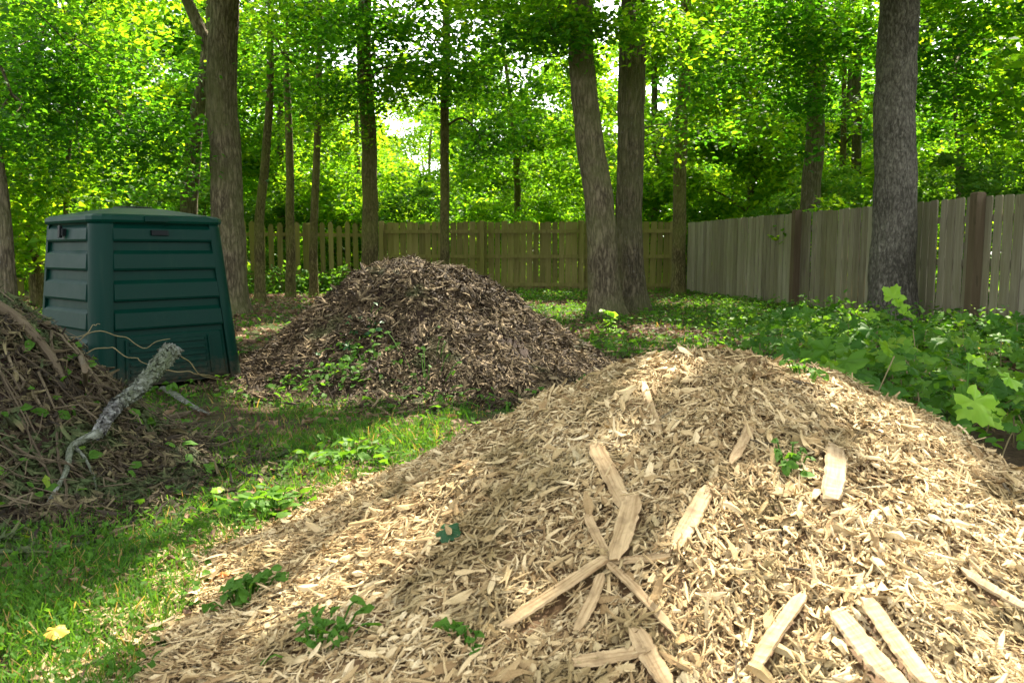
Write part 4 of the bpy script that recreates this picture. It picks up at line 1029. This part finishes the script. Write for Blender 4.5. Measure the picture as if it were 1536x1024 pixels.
flat_leaf("dark green leaf lying on the left slope of the chip pile", 674, 806, .085, 120, M_dark, 1)
flat_leaf("yellow fallen leaf on the grass at the bottom left", 84, 975, .068, 80, M_yellow, 2, lift=.05)
flat_leaf("small rust-orange leaf at the skirt of the chips", 338, 872, .045, 40, M_rust, 3, lift=.025)
flat_leaf("pale yellow leaf on the sunlit grass", 326, 752, .06, 150, M_bright, 4, lift=.05)

# ---- branches and bark on the brush pile
def stick(name, label, pts, r0, r1, mat, cat="branch", sides=10, rough=.12, lift=.0, flat=1.0, seed=1, n=26, disp=None):
    P = spline(pts, n); base = P[0].copy()
    V, fs = tube(P - base, np.linspace(r0, r1, n), sides, disp or (lambda th, s: 1 + rough * 2 * fbm(np.cos(th) * 2.5, np.sin(th) * 2.5, s * 9, seed, 3)), flat=flat)
    return thing(name, label, cat, base, 0, None, mesh(name, V, fs, mat, False))
def on(px, py, up=.03): return hit(px, py) + np.array([0, 0, up])
a = at_depth(258, 524, 4.05); b_ = at_depth(205, 585, 3.75); c_ = at_depth(146, 650, 3.35)
def plates(k, ph): return lambda th, s_: 1 + k * np.round(2.2 * fbm(np.cos(th) * 2.2 + ph, np.sin(th) * 2.2, s_ * 16, 2, 3)) / 2.2 + .5 * k * fbm(np.cos(th) * 6, np.sin(th) * 6, s_ * 40, 5, 2)
stick("bark_log", "pale grey flaky log leaning across the brush towards the bin", [a, (a + b_) / 2 + [.012, 0, .01], b_, (b_ + c_) / 2 + [-.015, 0, .012], c_], .042, .020, M_bark_log, "log", 34, .18, flat=.6, seed=2, n=110, disp=plates(.30, 0))
def flakes(root, pts, r0, r1, flat, n, seed):
    """lifted scales of bark on a stick built by stick()"""
    r = np.random.default_rng(seed); P = spline(pts, 60); base = P[0]
    i = r.integers(1, 59, n); T = np.gradient(P, axis=0); T /= np.linalg.norm(T, axis=1)[:, None]
    rad = np.linspace(r0, r1, 60)[i]; U = np.cross(T[i], [0, 0, 1.0]); U /= np.linalg.norm(U, axis=1)[:, None]; W = np.cross(U, T[i])
    th = r.uniform(0, 2 * math.pi, n); nrm = np.cos(th)[:, None] * U + np.sin(th)[:, None] * W
    pos = P[i] - base + nrm * (rad * 1.04)[:, None]
    M = frames(nrm + r.normal(0, .18, (n, 3)), np.arctan2(T[i][:, 0], T[i][:, 1]))
    V, fs = strips(pos, nrm + r.normal(0, .16, (n, 3)), np.arctan2(T[i][:, 0], T[i][:, 1]) + r.normal(0, .35, n), r.uniform(.022, .06, n), r.uniform(.014, .032, n), .25, seed, 4)
    link("bark_scale", mesh("bark_scale", V, fs, M_bark_log), root, kind="stuff")
flakes(bpy.data.objects["bark_log"], [a, (a + b_) / 2 + [.012, 0, .01], b_, (b_ + c_) / 2 + [-.015, 0, .012], c_], .042, .020, .6, 420, 71)
stick("bark_slab", "curved slab of pale grey bark lying right of the flaky log", [on(246, 592, .05), on(265, 606, .06), on(285, 618, .05), on(312, 628, .03)], .034, .014, M_bark_log, "bark", 26, .25, flat=.4, seed=3, n=60, disp=plates(.34, 3))
stick("forked_branch", "thin pale branch hanging down the front of the brush pile", [c_ + [.012, .012, .006], c_ * .55 + on(108, 693, .07) * .45, on(108, 693, .06), on(100, 722, .04), on(74, 760, .02)], .020, .008, M_bark_log, seed=4)
stick("branch", "short side fork of the pale hanging branch", [on(112, 690, .06), on(128, 705, .05), on(142, 728, .03), on(146, 756, .02)], .008, .003, M_bark_log, seed=41)
stick("branch", "thick mossy branch slanting down at the left frame edge", [on(-20, 470, .06), on(30, 505, .07), on(72, 548, .06), on(96, 580, .03)], .030, .016, M_twig, seed=5)
stick("branch", "long brown branch along the top slope of the brush pile", [on(-10, 428, .03), on(40, 462, .05), on(90, 502, .05), on(150, 560, .03)], .022, .010, M_bark_brown, seed=6)
stick("branch", "grey branch curving down the middle of the brush slope", [on(78, 498, .05), on(104, 520, .08), on(122, 552, .05), on(130, 585, .02)], .020, .010, M_twig, seed=7)
def vine(label, pts, r0=.0034):
    rv = np.random.default_rng(len(label)); pts = spline(pts, 9); pts[1:-1] += rv.normal(0, .009, (7, 3))
    return stick("dry_vine", label, pts, r0, r0 * .5, M_vinestem, "vine", 6, .1, seed=int(pts[0][0] * 100) & 63)
vine("straw-coloured vine arching left across the bin's corner post", [at_depth(x, y, 4.7) for x, y in ((70, 500), (110, 505), (138, 490), (150, 486))])
vine("straw-coloured vine reaching across the front of the bin", [at_depth(x, y, 4.6) for x, y in ((118, 512), (150, 500), (190, 505), (218, 518), (255, 508))])
vine("dry vine drooping from the log tip to the bin's foot", [at_depth(262, 524, 4.1), at_depth(285, 545, 4.3), at_depth(312, 568, 4.6), on(340, 575, .04), on(372, 556, .10)])
vine("dry vine lying level over the hatch", [at_depth(x, y, 4.5) for x, y in ((130, 530), (170, 522), (205, 540), (232, 548))])
vine("thin dry vine low along the foot of the bin", [at_depth(228, 560, 4.5), at_depth(262, 556, 4.6), at_depth(300, 560, 4.7), on(338, 580, .03)], .004)

# ------------------------------------------------------------------ light
w = bpy.data.worlds.new("World"); sc.world = w; w.use_nodes = True
nt = w.node_tree; nt.nodes.clear()
sky = nt.nodes.new("ShaderNodeTexSky"); sky.sky_type = 'NISHITA'; sky.sun_disc = False
elev = math.asin(SUN[2]); az = math.atan2(SUN[0], SUN[1])
sky.sun_elevation = elev; sky.sun_rotation = az; sky.air_density = 1.0; sky.dust_density = 3.0; sky.ozone_density = .6
bg = nt.nodes.new("ShaderNodeBackground"); bg.inputs[1].default_value = .15
wo = nt.nodes.new("ShaderNodeOutputWorld"); hs = nt.nodes.new('ShaderNodeHueSaturation'); hs.inputs['Saturation'].default_value = .28; nt.links.new(sky.outputs[0], hs.inputs['Color']); nt.links.new(hs.outputs[0], bg.inputs[0]); nt.links.new(bg.outputs[0], wo.inputs[0])
sl = bpy.data.lights.new("sun", "SUN"); sl.energy = 3.9; sl.angle = R(.53); sl.color = (1, .90, .74)
so = bpy.data.objects.new("sun", sl); C.objects.link(so); so.rotation_euler = Vector(SUN.tolist()).to_track_quat('Z', 'Y').to_euler()

sc.view_settings.view_transform = 'Standard'; sc.view_settings.look = 'None'
sc.view_settings.exposure = 2.42; sc.view_settings.gamma = 1.0; sc.view_settings.use_curve_mapping = False
cy = sc.cycles
cy.max_bounces = 8; cy.diffuse_bounces = 4; cy.transmission_bounces = 6; cy.glossy_bounces = 2; cy.transparent_max_bounces = 4
cy.use_adaptive_sampling = True; cy.sample_clamp_indirect = 6
